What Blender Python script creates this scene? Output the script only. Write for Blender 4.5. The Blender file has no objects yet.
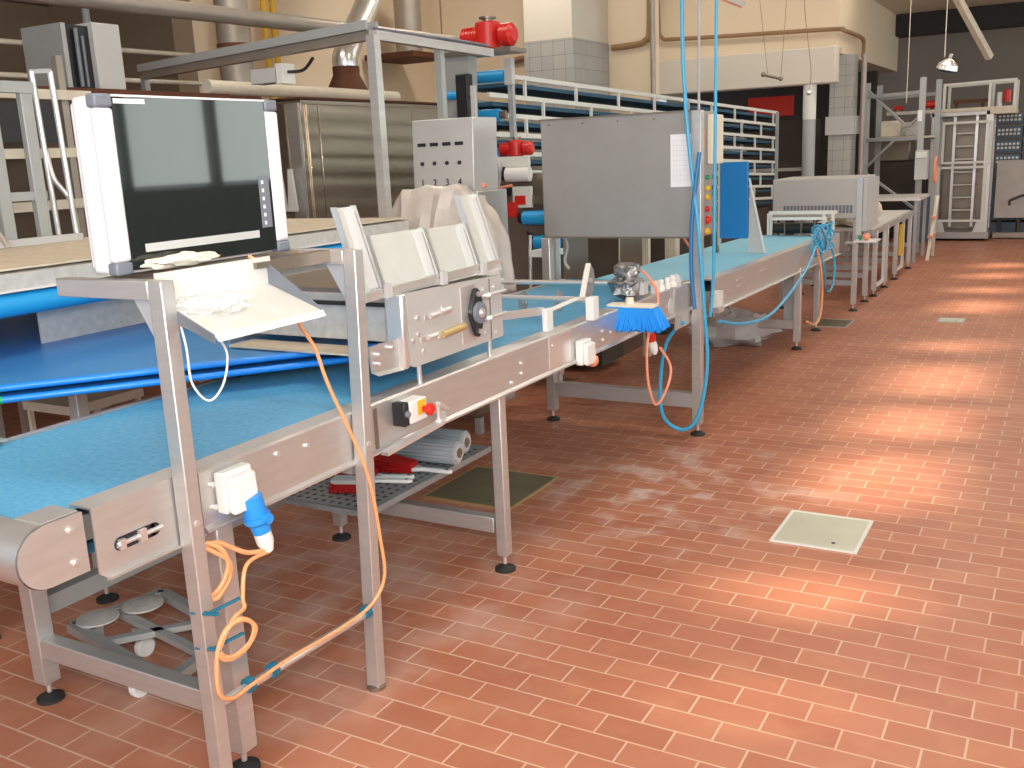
import bpy, math, random
from mathutils import Vector as V, Matrix
random.seed(7)
C = bpy.context.scene.collection
PI = math.pi
# ------------------------------------------------------------------ materials
def mat(name, col, rough=.5, metal=0., noise=0., nscale=20., col2=None, bump=0., bscale=60., stretch=(1,1,1), alpha=1., trans=0., emit=None, estr=1., coat=0., spec=.5):
    m = bpy.data.materials.new(name); m.use_nodes = True
    nt = m.node_tree; N = nt.nodes; L = nt.links; b = N['Principled BSDF']
    b.inputs['Base Color'].default_value = (*col, 1); b.inputs['Roughness'].default_value = rough
    b.inputs['Metallic'].default_value = metal; b.inputs['Alpha'].default_value = alpha
    b.inputs['Transmission Weight'].default_value = trans; b.inputs['Coat Weight'].default_value = coat
    b.inputs['Specular IOR Level'].default_value = spec
    if emit: b.inputs['Emission Color'].default_value = (*emit, 1); b.inputs['Emission Strength'].default_value = estr
    if noise or bump:
        tc = N.new('ShaderNodeTexCoord'); mp = N.new('ShaderNodeMapping'); mp.inputs['Scale'].default_value = stretch
        L.new(tc.outputs['Object'], mp.inputs['Vector'])
    if noise:
        n = N.new('ShaderNodeTexNoise'); n.inputs['Scale'].default_value = nscale; n.inputs['Detail'].default_value = 5
        L.new(mp.outputs[0], n.inputs['Vector'])
        r = N.new('ShaderNodeValToRGB'); r.color_ramp.elements[0].position = .5-noise/2; r.color_ramp.elements[1].position = .5+noise/2
        c2 = col2 or tuple(c*.7 for c in col)
        r.color_ramp.elements[0].color = (*col, 1); r.color_ramp.elements[1].color = (*c2, 1)
        L.new(n.outputs['Fac'], r.inputs['Fac']); L.new(r.outputs['Color'], b.inputs['Base Color'])
    if bump:
        n2 = N.new('ShaderNodeTexNoise'); n2.inputs['Scale'].default_value = bscale; n2.inputs['Detail'].default_value = 3
        L.new(mp.outputs[0], n2.inputs['Vector'])
        bp = N.new('ShaderNodeBump'); bp.inputs['Strength'].default_value = bump; bp.inputs['Distance'].default_value = .01
        L.new(n2.outputs['Fac'], bp.inputs['Height']); L.new(bp.outputs['Normal'], b.inputs['Normal'])
    return m
M = {}
M['steel'] = mat('brushed steel', (.66,.645,.63), .38, .72, .8, 9, (.55,.535,.52), .06, 120, (1,1,6))
M['steel_floury'] = mat('steel dusted with flour', (.62,.60,.57), .5, .55, .5, 30, (.80,.78,.74), .05, 80)
M['steel_bright'] = mat('bright steel', (.82,.82,.82), .28, .8)
M['steel_dark'] = mat('dull brown steel', (.33,.28,.23), .35, .8, .7, 4, (.25,.21,.17))
M['plate'] = mat('neutral grey steel plate', (.62,.62,.61), .42, .4, .7, 6, (.55,.55,.54))
M['oven'] = mat('polished oven steel', (.56,.48,.38), .22, .9, .6, 3, (.46,.39,.31), .16, 3.5, (1,1,.8))
M['galv'] = mat('galvanised steel', (.46,.47,.46), .5, .5, .7, 14, (.40,.43,.44))
M['alu'] = mat('white-grey enamelled sheet', (.60,.61,.58), .45, .1, .6, 12, (.54,.55,.52))
M['cabinet'] = mat('grey hammered cabinet', (.36,.345,.33), .42, .55, .8, 6, (.42,.405,.39))
M['cabinet2'] = mat('light grey cabinet', (.50,.49,.48), .45, .3)
M['belt'] = mat('floury blue belt', (.03,.28,.57), .55, 0, .7, 60, (.16,.46,.68), .03, 200)
M['belt2'] = mat('pale blue belt', (.14,.46,.66), .6, 0, .8, 2.2, (.30,.62,.78), .02, 100, (1,.4,1))
M['sheet'] = mat('blue vinyl belt', (.04,.24,.62), .38, 0, .7, 3, (.06,.30,.68))
M['bluenose'] = mat('bright blue belt edge', (.01,.24,.80), .3, 0, 0)
M['bluepanel'] = mat('blue panel', (.01,.20,.55), .4)
M['white'] = mat('white enamel', (.70,.71,.74), .32)
M['whitepl'] = mat('white plastic', (.78,.78,.76), .4)
M['tray'] = mat('floury white tray', (.70,.71,.71), .5, 0, .5, 9, (.66,.63,.57))
M['grey'] = mat('slate grey plastic', (.17,.19,.23), .45)
M['lgrey'] = mat('light grey plastic', (.52,.53,.53), .5)
M['black'] = mat('black plastic', (.015,.015,.018), .4)
M['rubber'] = mat('black rubber foot', (.02,.02,.02), .6)
M['screen'] = mat('black glossy screen', (.012,.018,.018), .04, 0, coat=1., spec=.8)
M['orange'] = mat('orange cable', (.80,.36,.16), .45)
M['salmon'] = mat('salmon cable', (.86,.33,.20), .45)
M['hose'] = mat('light blue hose', (.04,.38,.66), .4)
M['hose2'] = mat('dark blue hose', (.02,.17,.42), .4)
M['tie'] = mat('teal cable tie', (.01,.15,.24), .5)
M['plug'] = mat('blue plug', (.02,.28,.78), .35)
M['red'] = mat('red enamel', (.62,.02,.015), .35)
M['redbr'] = mat('red bristle', (.60,.01,.01), .7, 0, .6, 90, (.40,.0,.0), .5, 200)
M['bluebr'] = mat('blue bristle', (.01,.28,.85), .6, 0, .6, 60, (.0,.28,.9), .6, 150, (1,1,.1))
M['rust'] = mat('rusty steel', (.17,.06,.03), .7, .3, .7, 5, (.10,.04,.025))
M['foil'] = mat('crinkled silver foil', (.55,.56,.57), .3, .9, .5, 40, (.12,.12,.13), 1., 60)
M['yellow'] = mat('yellow pipe', (.85,.52,.04), .45)
M['brownpipe'] = mat('brown conduit', (.30,.18,.09), .6)
M['pipe'] = mat('grey steel pipe', (.42,.38,.33), .45, .5, .6, 6, (.34,.30,.26))
M['wood'] = mat('flour dusted board', (.62,.56,.45), .8, 0, .7, 12, (.75,.70,.60))
M['flour'] = mat('floury table top', (.70,.63,.50), .8, 0, .6, 16, (.55,.47,.36), .2, 40)
M['railw'] = mat('cream painted rail', (.72,.74,.70), .45)
M['beltunder'] = mat('teal blue belt underside', (.02,.09,.16), .7)
M['bluerol'] = mat('blue belt roller', (.015,.33,.72), .4)
M['hood'] = mat('dull brown machine casing', (.13,.095,.07), .55, .3, .7, 3, (.09,.065,.05))
M['poly'] = mat('clear polythene', (.85,.80,.74), .25, 0, .5, 8, (.76,.66,.58), .6, 14, trans=.25)
M['polyc'] = mat('clear plastic film', (.90,.93,.95), .2, 0, .5, 9, (.78,.82,.84), .5, 25, alpha=.38, trans=.0)
M['cloth'] = mat('cream cloth', (.80,.76,.64), .85, 0, .5, 10, (.72,.67,.55))
M['paper'] = mat('white paper', (.84,.85,.90), .6)
M['print'] = mat('printed ruling', (.62,.64,.72), .6)
M['ylw'] = mat('yellow lens', (.80,.50,.03), .3)
M['grn'] = mat('green lens', (.03,.30,.16), .3)
M['rollgrey'] = mat('grey ribbed belt', (.42,.45,.48), .55)
M['perf'] = mat('perforated galvanised', (.44,.46,.47), .45, .5, .4, 300, (.25,.26,.27))
M['hatchd'] = mat('dark metal hatch', (.14,.12,.07), .5, .3, .6, 6, (.20,.18,.11))
M['hatchl'] = mat('galvanised hatch', (.62,.62,.50), .45, .4, .6, 5, (.54,.55,.46))
M['brass'] = mat('brass edge', (.55,.40,.18), .4, .5)
M['crate'] = mat('blue-grey crate', (.10,.14,.19), .6)
M['concrete'] = mat('concrete panel', (.42,.39,.36), .8, 0, .7, 5, (.52,.48,.45))
M['darkint'] = mat('dark casing and wall shade', (.045,.035,.03), .7, 0, .6, 3, (.08,.065,.05))  # casing colour, also put on the opening's back wall as painted shade
M['green'] = mat('green plastic edge', (.0,.45,.12), .4)
M['lamp'] = mat('frosted window pane', (.7,.8,.78), .5, emit=(.80,.90,.86), estr=4.0)
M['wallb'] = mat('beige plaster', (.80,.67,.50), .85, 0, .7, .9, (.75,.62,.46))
M['walld'] = mat('plaster darkened as shade', (.30,.22,.15), .85, 0, .7, .9, (.25,.18,.12))  # plaster colour darkened to paint in the shade of the left recess
M['wallw'] = mat('off-white plaster', (.68,.64,.57), .85, 0, .7, .8, (.62,.58,.51))
M['wallf'] = mat('grey brown panel wall', (.36,.31,.27), .85, 0, .6, 1, (.33,.285,.25))
M['beam'] = mat('dark roof beam', (.035,.032,.035), .8)
M['ceil'] = mat('cream ceiling', (.66,.58,.45), .85)
M['frameg'] = mat('grey paint', (.40,.42,.43), .5)
M['wframe'] = mat('dark window frame', (.08,.08,.08), .5)

def tilemat(name, w, h, mort, c1, c2, cm, ox=0, oy=0, axis='XY', offset=.5, floor=False):
    m = bpy.data.materials.new(name); m.use_nodes = True
    nt = m.node_tree; N = nt.nodes; L = nt.links; b = N['Principled BSDF']
    tc = N.new('ShaderNodeTexCoord'); sx = N.new('ShaderNodeSeparateXYZ'); cx = N.new('ShaderNodeCombineXYZ')
    L.new(tc.outputs['Object'], sx.inputs[0])
    a = N.new('ShaderNodeMath'); a.inputs[1].default_value = ox; d = N.new('ShaderNodeMath'); d.inputs[1].default_value = oy
    if axis == 'WZ':
        ad = N.new('ShaderNodeMath'); L.new(sx.outputs['X'], ad.inputs[0]); L.new(sx.outputs['Y'], ad.inputs[1]); L.new(ad.outputs[0], a.inputs[0]); axis = 'XZ'
    else: L.new(sx.outputs[axis[0]], a.inputs[0])
    L.new(sx.outputs[axis[1]], d.inputs[0])
    L.new(a.outputs[0], cx.inputs[0]); L.new(d.outputs[0], cx.inputs[1])
    br = N.new('ShaderNodeTexBrick'); br.offset = offset; br.inputs['Scale'].default_value = 1
    br.inputs['Brick Width'].default_value = w; br.inputs['Row Height'].default_value = h
    br.inputs['Mortar Size'].default_value = mort; br.inputs['Mortar Smooth'].default_value = .2
    br.inputs['Color1'].default_value = (*c1,1); br.inputs['Color2'].default_value = (*c2,1); br.inputs['Mortar'].default_value = (*cm,1)
    L.new(cx.outputs[0], br.inputs['Vector'])
    out = br.outputs['Color']
    bp = N.new('ShaderNodeBump'); bp.inputs['Strength'].default_value = .35; bp.inputs['Distance'].default_value = .003; bp.invert = True
    L.new(br.outputs['Fac'], bp.inputs['Height']); L.new(bp.outputs['Normal'], b.inputs['Normal'])
    b.inputs['Roughness'].default_value = .35
    if floor:
        def mask(scale, lo, hi, detail=6):
            n = N.new('ShaderNodeTexNoise'); n.inputs['Scale'].default_value = scale; n.inputs['Detail'].default_value = detail
            L.new(tc.outputs['Object'], n.inputs['Vector'])
            r = N.new('ShaderNodeMapRange'); r.inputs['From Min'].default_value = lo; r.inputs['From Max'].default_value = hi
            L.new(n.outputs['Fac'], r.inputs['Value']); return r.outputs[0]
        def mixc(fac, c0, c1_, f=None):
            mx = N.new('ShaderNodeMix'); mx.data_type = 'RGBA'
            if f is not None:
                mu = N.new('ShaderNodeMath'); mu.operation = 'MULTIPLY'; mu.inputs[1].default_value = f; L.new(fac, mu.inputs[0]); fac = mu.outputs[0]
            L.new(fac, mx.inputs['Factor']); L.new(c0, mx.inputs['A']); mx.inputs['B'].default_value = (*c1_,1); return mx.outputs['Result']
        out = mixc(mask(2.2,.45,.75), out, (.30,.075,.04), .35)
        out = mixc(mask(7,.5,.8), out, (.62,.30,.17), .3)
        # flour dust, strongest in a patch beside the conveyor
        vs = N.new('ShaderNodeVectorMath'); vs.operation = 'DISTANCE'; vs.inputs[1].default_value = (-1.6,4.35,0)
        L.new(tc.outputs['Object'], vs.inputs[0])
        rr = N.new('ShaderNodeMapRange'); rr.inputs['From Min'].default_value = .95; rr.inputs['From Max'].default_value = .1
        L.new(vs.outputs['Value'], rr.inputs['Value'])
        mm = N.new('ShaderNodeMath'); mm.operation = 'MULTIPLY'; L.new(rr.outputs[0], mm.inputs[0]); L.new(mask(5,.5,.68,8), mm.inputs[1])
        out = mixc(mm.outputs[0], out, (.72,.62,.56), .75)
        v2 = N.new('ShaderNodeVectorMath'); v2.operation = 'DISTANCE'; v2.inputs[1].default_value = (-2.5,2.7,0); L.new(tc.outputs['Object'], v2.inputs[0])
        r3 = N.new('ShaderNodeMapRange'); r3.inputs['From Min'].default_value = 1.3; r3.inputs['From Max'].default_value = .3; L.new(v2.outputs['Value'], r3.inputs['Value'])
        m3_ = N.new('ShaderNodeMath'); m3_.operation = 'MULTIPLY'; L.new(r3.outputs[0], m3_.inputs[0]); L.new(mask(3.5,.42,.7,8), m3_.inputs[1])
        out = mixc(m3_.outputs[0], out, (.60,.50,.46), .55)
        rg = N.new('ShaderNodeMapRange'); rg.inputs['To Min'].default_value = .36; rg.inputs['To Max'].default_value = .55; b.inputs['Specular IOR Level'].default_value = .4
        n = N.new('ShaderNodeTexNoise'); n.inputs['Scale'].default_value = 3; L.new(tc.outputs['Object'], n.inputs['Vector']); L.new(n.outputs['Fac'], rg.inputs['Value'])
        L.new(rg.outputs[0], b.inputs['Roughness'])
        wv = N.new('ShaderNodeTexNoise'); wv.inputs['Scale'].default_value = 12; L.new(tc.outputs['Object'], wv.inputs['Vector'])
        b2 = N.new('ShaderNodeBump'); b2.inputs['Strength'].default_value = .08; b2.inputs['Distance'].default_value = .01
        L.new(wv.outputs['Fac'], b2.inputs['Height']); L.new(bp.outputs['Normal'], b2.inputs['Normal']); L.new(b2.outputs['Normal'], b.inputs['Normal'])
    L.new(out, b.inputs['Base Color'])
    return m
M['floor'] = tilemat('terracotta floor tiles', .21, .105, .0035, (.47,.185,.108), (.40,.145,.082), (.62,.41,.29), .6676+21, -3.2172+21, 'XY', .5, True)
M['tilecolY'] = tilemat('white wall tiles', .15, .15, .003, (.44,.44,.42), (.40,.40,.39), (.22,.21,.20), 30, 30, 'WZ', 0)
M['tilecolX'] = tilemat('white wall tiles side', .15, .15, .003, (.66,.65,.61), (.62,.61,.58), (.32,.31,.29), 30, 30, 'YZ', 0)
M['tilewall'] = tilemat('grey wall tiles', .2, .2, .004, (.20,.21,.20), (.18,.19,.19), (.10,.10,.10), 30, 30, 'YZ', 0)

# ------------------------------------------------------------------ mesh builder
ORG = {}
class B:
    def __init__(s): s.v = []; s.f = []; s.marks = []
    def add(s, vs, fs):
        n = len(s.v); s.v += [V(p) for p in vs]; s.f += [[i+n for i in f] for f in fs]; s.marks.append((len(s.v),len(s.f))); return s
    def box(s, x0, x1, y0, y1, z0, z1):
        return s.add([(x0,y0,z0),(x1,y0,z0),(x1,y1,z0),(x0,y1,z0),(x0,y0,z1),(x1,y0,z1),(x1,y1,z1),(x0,y1,z1)],
                     [(0,3,2,1),(4,5,6,7),(0,1,5,4),(1,2,6,5),(2,3,7,6),(3,0,4,7)])
    def bar(s, p, q, w, h=None, up=(0,0,1)):
        h = h or w; p = V(p); q = V(q); d = (q-p).normalized(); u = V(up)
        if abs(d.dot(u)) > .98: u = V((0,1,0))
        r = d.cross(u).normalized(); u = r.cross(d)
        vs = [c + r*a*w/2 + u*b_*h/2 for c in (p,q) for a,b_ in ((-1,-1),(1,-1),(1,1),(-1,1))]
        return s.add(vs, [(0,1,2,3),(7,6,5,4),(0,4,5,1),(1,5,6,2),(2,6,7,3),(3,7,4,0)])
    def cyl(s, p, q, r, r2=None, n=16, caps=True):
        p = V(p); q = V(q); r2 = r if r2 is None else r2; d = (q-p).normalized()
        a = d.orthogonal().normalized(); b = d.cross(a)
        vs = [c + (a*math.cos(2*PI*i/n)+b*math.sin(2*PI*i/n))*rr for c,rr in ((p,r),(q,r2)) for i in range(n)]
        fs = [(i,(i+1)%n,n+(i+1)%n,n+i) for i in range(n)]
        if caps: fs += [tuple(range(n-1,-1,-1)), tuple(range(n,2*n))]
        return s.add(vs, fs)
    def lathe(s, base, axis, prof, n=20):
        p = V(base); d = V(axis).normalized(); a = d.orthogonal().normalized(); b = d.cross(a)
        vs = [p+d*h+(a*math.cos(2*PI*i/n)+b*math.sin(2*PI*i/n))*r for r,h in prof for i in range(n)]
        fs = [(k*n+i,k*n+(i+1)%n,(k+1)*n+(i+1)%n,(k+1)*n+i) for k in range(len(prof)-1) for i in range(n)]
        fs += [tuple(range(n-1,-1,-1)), tuple((len(prof)-1)*n+i for i in range(n))]
        return s.add(vs, fs)
    def tube(s, pts, r, n=8, sub=6):
        P = [V(p) for p in pts]
        if sub > 1 and len(P) > 2:
            Q = []
            for i in range(len(P)-1):
                a = P[max(i-1,0)]; b = P[i]; c = P[i+1]; d = P[min(i+2,len(P)-1)]
                for k in range(sub):
                    t = k/sub
                    Q.append(.5*((2*b)+(c-a)*t+(2*a-5*b+4*c-d)*t*t+(3*b-a-3*c+d)*t**3))
            Q.append(P[-1]); P = Q
        vs = []; t0 = (P[1]-P[0]).normalized(); a = t0.orthogonal().normalized()
        for i,p in enumerate(P):
            t = (P[min(i+1,len(P)-1)]-P[max(i-1,0)])
            t = t.normalized() if t.length > 1e-9 else t0
            a = (a - t*a.dot(t)).normalized(); b = t.cross(a)
            vs += [p+(a*math.cos(2*PI*k/n)+b*math.sin(2*PI*k/n))*r for k in range(n)]
        m = len(P)
        fs = [(i*n+k,i*n+(k+1)%n,(i+1)*n+(k+1)%n,(i+1)*n+k) for i in range(m-1) for k in range(n)]
        fs += [tuple(range(n-1,-1,-1)), tuple((m-1)*n+k for k in range(n))]
        return s.add(vs, fs)
    def prism(s, poly, vec):
        n = len(poly); P = [V(p) for p in poly]; w = V(vec)
        return s.add(P+[p+w for p in P], [tuple(range(n-1,-1,-1)), tuple(range(n,2*n))]+[(i,(i+1)%n,n+(i+1)%n,n+i) for i in range(n)])
    def ell(s, c, rx, ry, rz, n=14, m=9):
        vs = []; fs = []
        for j in range(m+1):
            th = PI*j/m
            for i in range(n): vs.append((c[0]+rx*math.sin(th)*math.cos(2*PI*i/n), c[1]+ry*math.sin(th)*math.sin(2*PI*i/n), c[2]+rz*math.cos(th)))
        fs = [(j*n+i,(j+1)*n+i,(j+1)*n+(i+1)%n,j*n+(i+1)%n) for j in range(m) for i in range(n)]
        return s.add(vs, fs)
    def build(s, name, m, parent=None, bevel=0, loc=None, smooth=True, thick=0):
        if parent is not None: o0 = ORG[parent.name]
        else: o0 = V(loc) if loc is not None else V((0,0,0))
        me = bpy.data.meshes.new(name)
        me.from_pydata([tuple(v-o0) for v in s.v], [], s.f)
        me.materials.append(M[m] if isinstance(m, str) else m)
        import bmesh
        bm = bmesh.new(); bm.from_mesh(me); bmesh.ops.remove_doubles(bm, verts=bm.verts, dist=1e-6)
        bmesh.ops.recalc_face_normals(bm, faces=bm.faces); bm.to_mesh(me); bm.free()
        if smooth:
            for p in me.polygons: p.use_smooth = True
            me.set_sharp_from_angle(angle=math.radians(35))
        o = bpy.data.objects.new(name, me); C.objects.link(o)
        if parent is not None: o.parent = parent
        else: o.location = o0
        ORG[o.name] = o0
        if thick:
            md = o.modifiers.new('thickness', 'SOLIDIFY'); md.thickness = thick
        if bevel:
            md = o.modifiers.new('bevel', 'BEVEL'); md.width = bevel; md.segments = 2; md.limit_method = 'ANGLE'; md.angle_limit = .6
        return o
def sep(b, name, m, parent, **k):
    # one object for every piece that was added
    lo = 0; out = []
    for hi, fhi in b.marks:
        c = B(); c.v = b.v[lo:hi]; c.f = [[i-lo for i in f] for f in b.f if min(f) >= lo and max(f) < hi]
        out.append(c.build(name, m, parent, **k)); lo = hi
    return out
def tag(o, label=None, cat=None, group=None, kind=None):
    if label: o['label'] = label
    if cat: o['category'] = cat
    if group: o['group'] = group
    if kind: o['kind'] = kind
    return o
def T(name, label, cat, loc=(0,0,0), group=None):
    o = bpy.data.objects.new(name, None); C.objects.link(o); o.location = loc; o.empty_display_size = .1
    ORG[o.name] = V(loc); return tag(o, label, cat, group)
def S(name, b, m, **k): return tag(b.build(name, m, **k), kind='structure')
def dup(root, loc, label=None, group=None):
    c = root.copy(); C.objects.link(c); c.location = loc
    if label: c['label'] = label
    if group: c['group'] = group
    for ch in list(root.children):
        d = ch.copy(); C.objects.link(d); d.parent = c
        for g in list(ch.children):
            e = g.copy(); C.objects.link(e); e.parent = d
    return c
def bx(*a): return B().box(*a)
def foot(parent, x, y, z=.07, r=.042):
    f = B().lathe((x,y,0), (0,0,1), [(r,0),(r,.011),(r*.7,.017),(r*.35,.024)]).build('foot', 'rubber', parent)
    B().cyl((x,y,.027),(x,y,z+.01),.008).build('foot_stem', 'steel_bright', f); return f
def leg(parent, x, y, top, w=.055, d=.055, z=.065, m='steel'):
    l = bx(x-w/2,x+w/2,y-d/2,y+d/2,z,top).build('leg', m, parent, bevel=.004)
    foot(l, x, y, z); return l

# ------------------------------------------------------------------ setting
S('floor', bx(-10,4.2,-3,24.2,-.1,0), 'floor')
S('wall_left', bx(-7.7,-7.5,7.15,11.5,0,4.6), 'wallb')
S('wall_recess', bx(-9.4,-9.2,-1,11.5,0,4.6), 'walld')  # set back and coloured dark to stand in for a shaded wall
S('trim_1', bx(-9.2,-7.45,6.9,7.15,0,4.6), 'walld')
S('wall_back', bx(-7.5,-4.4,11.3,11.5,0,4.6), 'wallb')
S('wall_passage', bx(-6.1,-5.95,11.5,15.2,0,4.6), 'wallw')
S('trim_2', bx(-5.9,-3.03,14.75,15.0,2.43,2.93), 'wallw', bevel=.02)                 # white lintel over the dark opening
S('wall_gallery_front', bx(-5.9,-3.05,15.0,15.2,2.93,4.6), 'wallb')
S('wall_gallery_side', bx(-3.25,-3.05,15.2,20.3,2.85,4.6), 'wallb')
S('trim_3', bx(-5.9,-3.25,15.2,20.3,2.85,2.95), 'wallw')
S('wall_opening', bx(-7,-3.3,19.6,19.8,0,2.85), 'darkint')  # near-black colour paints in the shade at the back of the opening
S('wall_far', bx(-9,4.2,24,24.2,0,4.6), 'wallf')
S('ceiling', bx(-9.4,4.2,-3,24.2,4.6,4.75), 'ceil')
S('trim_4', bx(-3.05,4,19.9,20.4,3.45,3.82), 'beam')
S('trim_5', bx(-3.05,4,16.5,19.9,3.82,4.1), 'ceil')
S('trim_6', bx(-9.2,-6.2,-1,6.9,3.3,3.45), 'walld')  # slab added over the recess to block light and darken it
# right wall with its row of frosted windows (behind the viewer's right shoulder, mirrored by the screen)
w = B()
w.box(4,4.2,-3,24,0,1.45)
w.box(4,4.2,-3,24,2.85,3.62)
w.box(4,4.2,-3,24,4.15,4.6)
S('wall_right', w, 'tilewall')
k = 0
random.seed(3)
wy = -2.74
while wy < 23.5:
    L_ = 1.16
    k += 1
    S('window_%d' % k, bx(4.08,4.1,wy+.04,wy+L_-.04,1.49,2.81), 'lamp')
    wy += L_
for i in range(23):
    y = -2.74+1.16*i
    S('trim_%d' % (10+i), bx(3.97,4.12,y-.04,y+.04,1.45,2.85), 'wframe')
# unseen piers added to shape the sun through high openings into floor patches
yy = -3; i = 0
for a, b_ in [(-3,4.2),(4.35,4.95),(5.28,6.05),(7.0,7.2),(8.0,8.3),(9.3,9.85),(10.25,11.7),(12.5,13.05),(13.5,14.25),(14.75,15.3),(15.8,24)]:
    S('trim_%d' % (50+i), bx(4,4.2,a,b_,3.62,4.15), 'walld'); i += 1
# tiled columns
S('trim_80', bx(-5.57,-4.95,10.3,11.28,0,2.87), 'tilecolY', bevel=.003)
S('trim_81', bx(-5.56,-4.96,10.31,11.28,2.875,4.6), 'wallw')
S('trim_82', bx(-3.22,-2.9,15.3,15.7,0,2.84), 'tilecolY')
S('trim_83', bx(-3.26,-2.86,15.26,15.74,1.72,1.98), 'lgrey')

# ------------------------------------------------------------------ floor hatches
def hatch(x0,x1,y0,y1,m,rim,label,lm=None):
    t = T('floor_hatch', label, 'floor hatch', ((x0+x1)/2,(y0+y1)/2,0))
    r = .014
    B().box(x0,x1,y0,y0+r,0,.006).box(x0,x1,y1-r,y1,0,.006).box(x0,x0+r,y0+r,y1-r,0,.006).box(x1-r,x1,y0+r,y1-r,0,.006).build('rim', rim, t)
    bx(x0+r,x1-r,y0+r,y1-r,0,.005).build('lid', m, t)
    xc = x0+(x1-x0)*.7; B().cyl((xc,y0+.07,.005),(xc,y0+.07,.007),.008).build('lifting_hole', 'black', t)
hatch(-1.007,-.654,3.86,4.248,'hatchl','railw','pale square metal hatch set in the open red tiled floor')
hatch(-2.70,-2.2,3.75,4.27,'hatchd','brass','dark brown hatch in the floor behind the middle leg of the near blue conveyor')
hatch(-2.03,-1.68,8.95,9.35,'hatchd','galv','dark hatch in the floor under the far conveyor')
hatch(-.99,-.77,9.45,9.67,'hatchl','galv','small distant green-grey hatch in the open floor')

# ------------------------------------------------------------------ near conveyor
XF = -1.84; XR = -2.655
t = T('belt_conveyor', 'long near conveyor with dark blue floury belt, steel side rails and open leg frames', 'conveyor', (-2.27,3.3,0))
b = B(); n = 10
prof = [(5.30,.885)] + [(1.21-.058*math.sin(PI*i/n), .827+.058*math.cos(PI*i/n)) for i in range(n+1)] + [(5.30,.755)] 
pin = [(y+(.006 if 1.2 > y else 0), z+(.006 if z < .82 else -.006)) for y,z in prof]
for i in range(len(prof)-1):
    (y0,z0),(y1,z1) = prof[i],prof[i+1]
    b.add([(-2.62,y0,z0),(-1.925,y0,z0),(-1.925,y1,z1),(-2.62,y1,z1)], [(0,1,2,3)])
b.build('belt', 'belt', t)
for x0,x1,nm in ((XF-.085,XF,'front'),(XR,XR+.03,'rear')):
    s = 1 if nm == 'front' else -1
    xo = XF if s == 1 else XR
    zt = .896 if s == 1 else .889; fw = .078 if s == 1 else .03
    sec = [(xo,.735),(xo+s*.012,.735),(xo+s*.012,.742),(xo,.75),(xo,zt-.006),(xo-s*.006,zt),(xo-s*fw,zt),(xo-s*fw,.872),(xo-s*.012,.880),(xo-s*.012,.75)]
    r = B().prism([(x,1.62,z) for x,z in sec], (0,3.66,0)).build('side_rail', 'steel', t)
    if s == 1:
        bt = B()
        for y,z in ((1.66,.85),(1.66,.79),(2.02,.85),(3.28,.83),(3.28,.79),(3.55,.85),(4.06,.82),(4.06,.78),(4.15,.80),(4.3,.78),(1.9,.86),(3.2,.77)):
            bt.cyl((xo,y,z),(xo+.006,y,z),.008,n=8)
        sep(bt,'bolt','steel_bright',r)
        bx(xo,xo+.003,3.52,3.72,.752,.885).build('cover_plate', 'steel_bright', r)
        bx(xo,xo+.006,5.0,5.24,.66,.885).build('end_plate', 'steel', r)
        B().lathe((xo,4.95,.80),(1,0,0),[(.045,0),(.045,.004),(.03,.006)]).build('inspection_disc', 'lgrey', r)
        bx(xo,xo+.004,2.33,2.345,.75,.88).build('joint_strap', 'steel_dark', r)
# end bracket with slot, and rounded end plate
for s,xo in ((1,XF),(-1,XR)):
    eb = B().prism([(xo,1.31,.901),(xo,1.61,.901),(xo,1.61,.733),(xo,1.33,.733),(xo,1.31,.75)], (-s*.006,0,0)).prism([(xo,1.31,.906),(xo,1.61,.906),(xo-s*.075,1.61,.906),(xo-s*.075,1.31,.906)],(0,0,-.005)).prism([(xo,1.325,.728),(xo,1.61,.728),(xo+s*.016,1.61,.733),(xo+s*.016,1.325,.733)],(0,0,.006)).build('end_bracket', 'steel', t)
    if s == 1:
        sep(B().cyl((xo,1.372,.80),(xo+.002,1.372,.80),.016).box(xo,xo+.002,1.372,1.47,.784,.816).cyl((xo,1.47,.80),(xo+.002,1.47,.80),.016),'slot','black',eb)
        B().cyl((xo+.004,1.36,.80),(xo+.004,1.49,.80),.006).box(xo+.002,xo+.012,1.42,1.44,.785,.815).box(xo+.002,xo+.012,1.365,1.38,.788,.812).build('tension_screw', 'steel_bright', eb)
    pl = [(xo+s*.004,1.285,.908),(xo+s*.004,1.285,.770)] + [(xo+s*.004,1.19-.069*math.sin(a),.839-.069*math.cos(a)) for a in [PI*i/14 for i in range(15)]]
    ep = B().prism(pl, (-s*.008,0,0)).build('end_cap', 'steel', t)
    if s == 1: sep(B().lathe((xo+.004,1.25,.878),(1,0,0),[(.009,0),(.009,.004),(.005,.007)]).lathe((xo+.004,1.25,.803),(1,0,0),[(.009,0),(.009,.004),(.005,.007)]),'bolt','steel_bright',ep)
b = B(); nn = 10
rr = [(1.19-.0715*math.sin(PI*i/nn), .839+.0715*math.cos(PI*i/nn)) for i in range(nn+1)]
for i in range(nn):
    (y0,z0),(y1,z1) = rr[i],rr[i+1]; b.add([(XR,y0,z0),(XF,y0,z0),(XF,y1,z1),(XR,y1,z1)], [(0,1,2,3)])
b.box(XF-.09,XF-.004,1.19,1.28,.9095,.9125).build('end_cover', 'steel', t)
B().cyl((XR,1.21,.827),(XF-.01,1.21,.827),.05).build('end_roller', 'steel_bright', t)
bx(XR+.08,XF-.09,1.3,5.25,.80,.86).build('bed', 'galv', t)
for y in (1.70,3.16):
    lw = .058 if y < 2 else .047
    leg(t, -1.885, y, .745, lw, lw); leg(t, -2.725, y, .745, lw, lw)
    bx(-2.70,-1.915,y-.025,y+.025,.16,.225).build('cross_bar', 'steel', t, bevel=.004)
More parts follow.
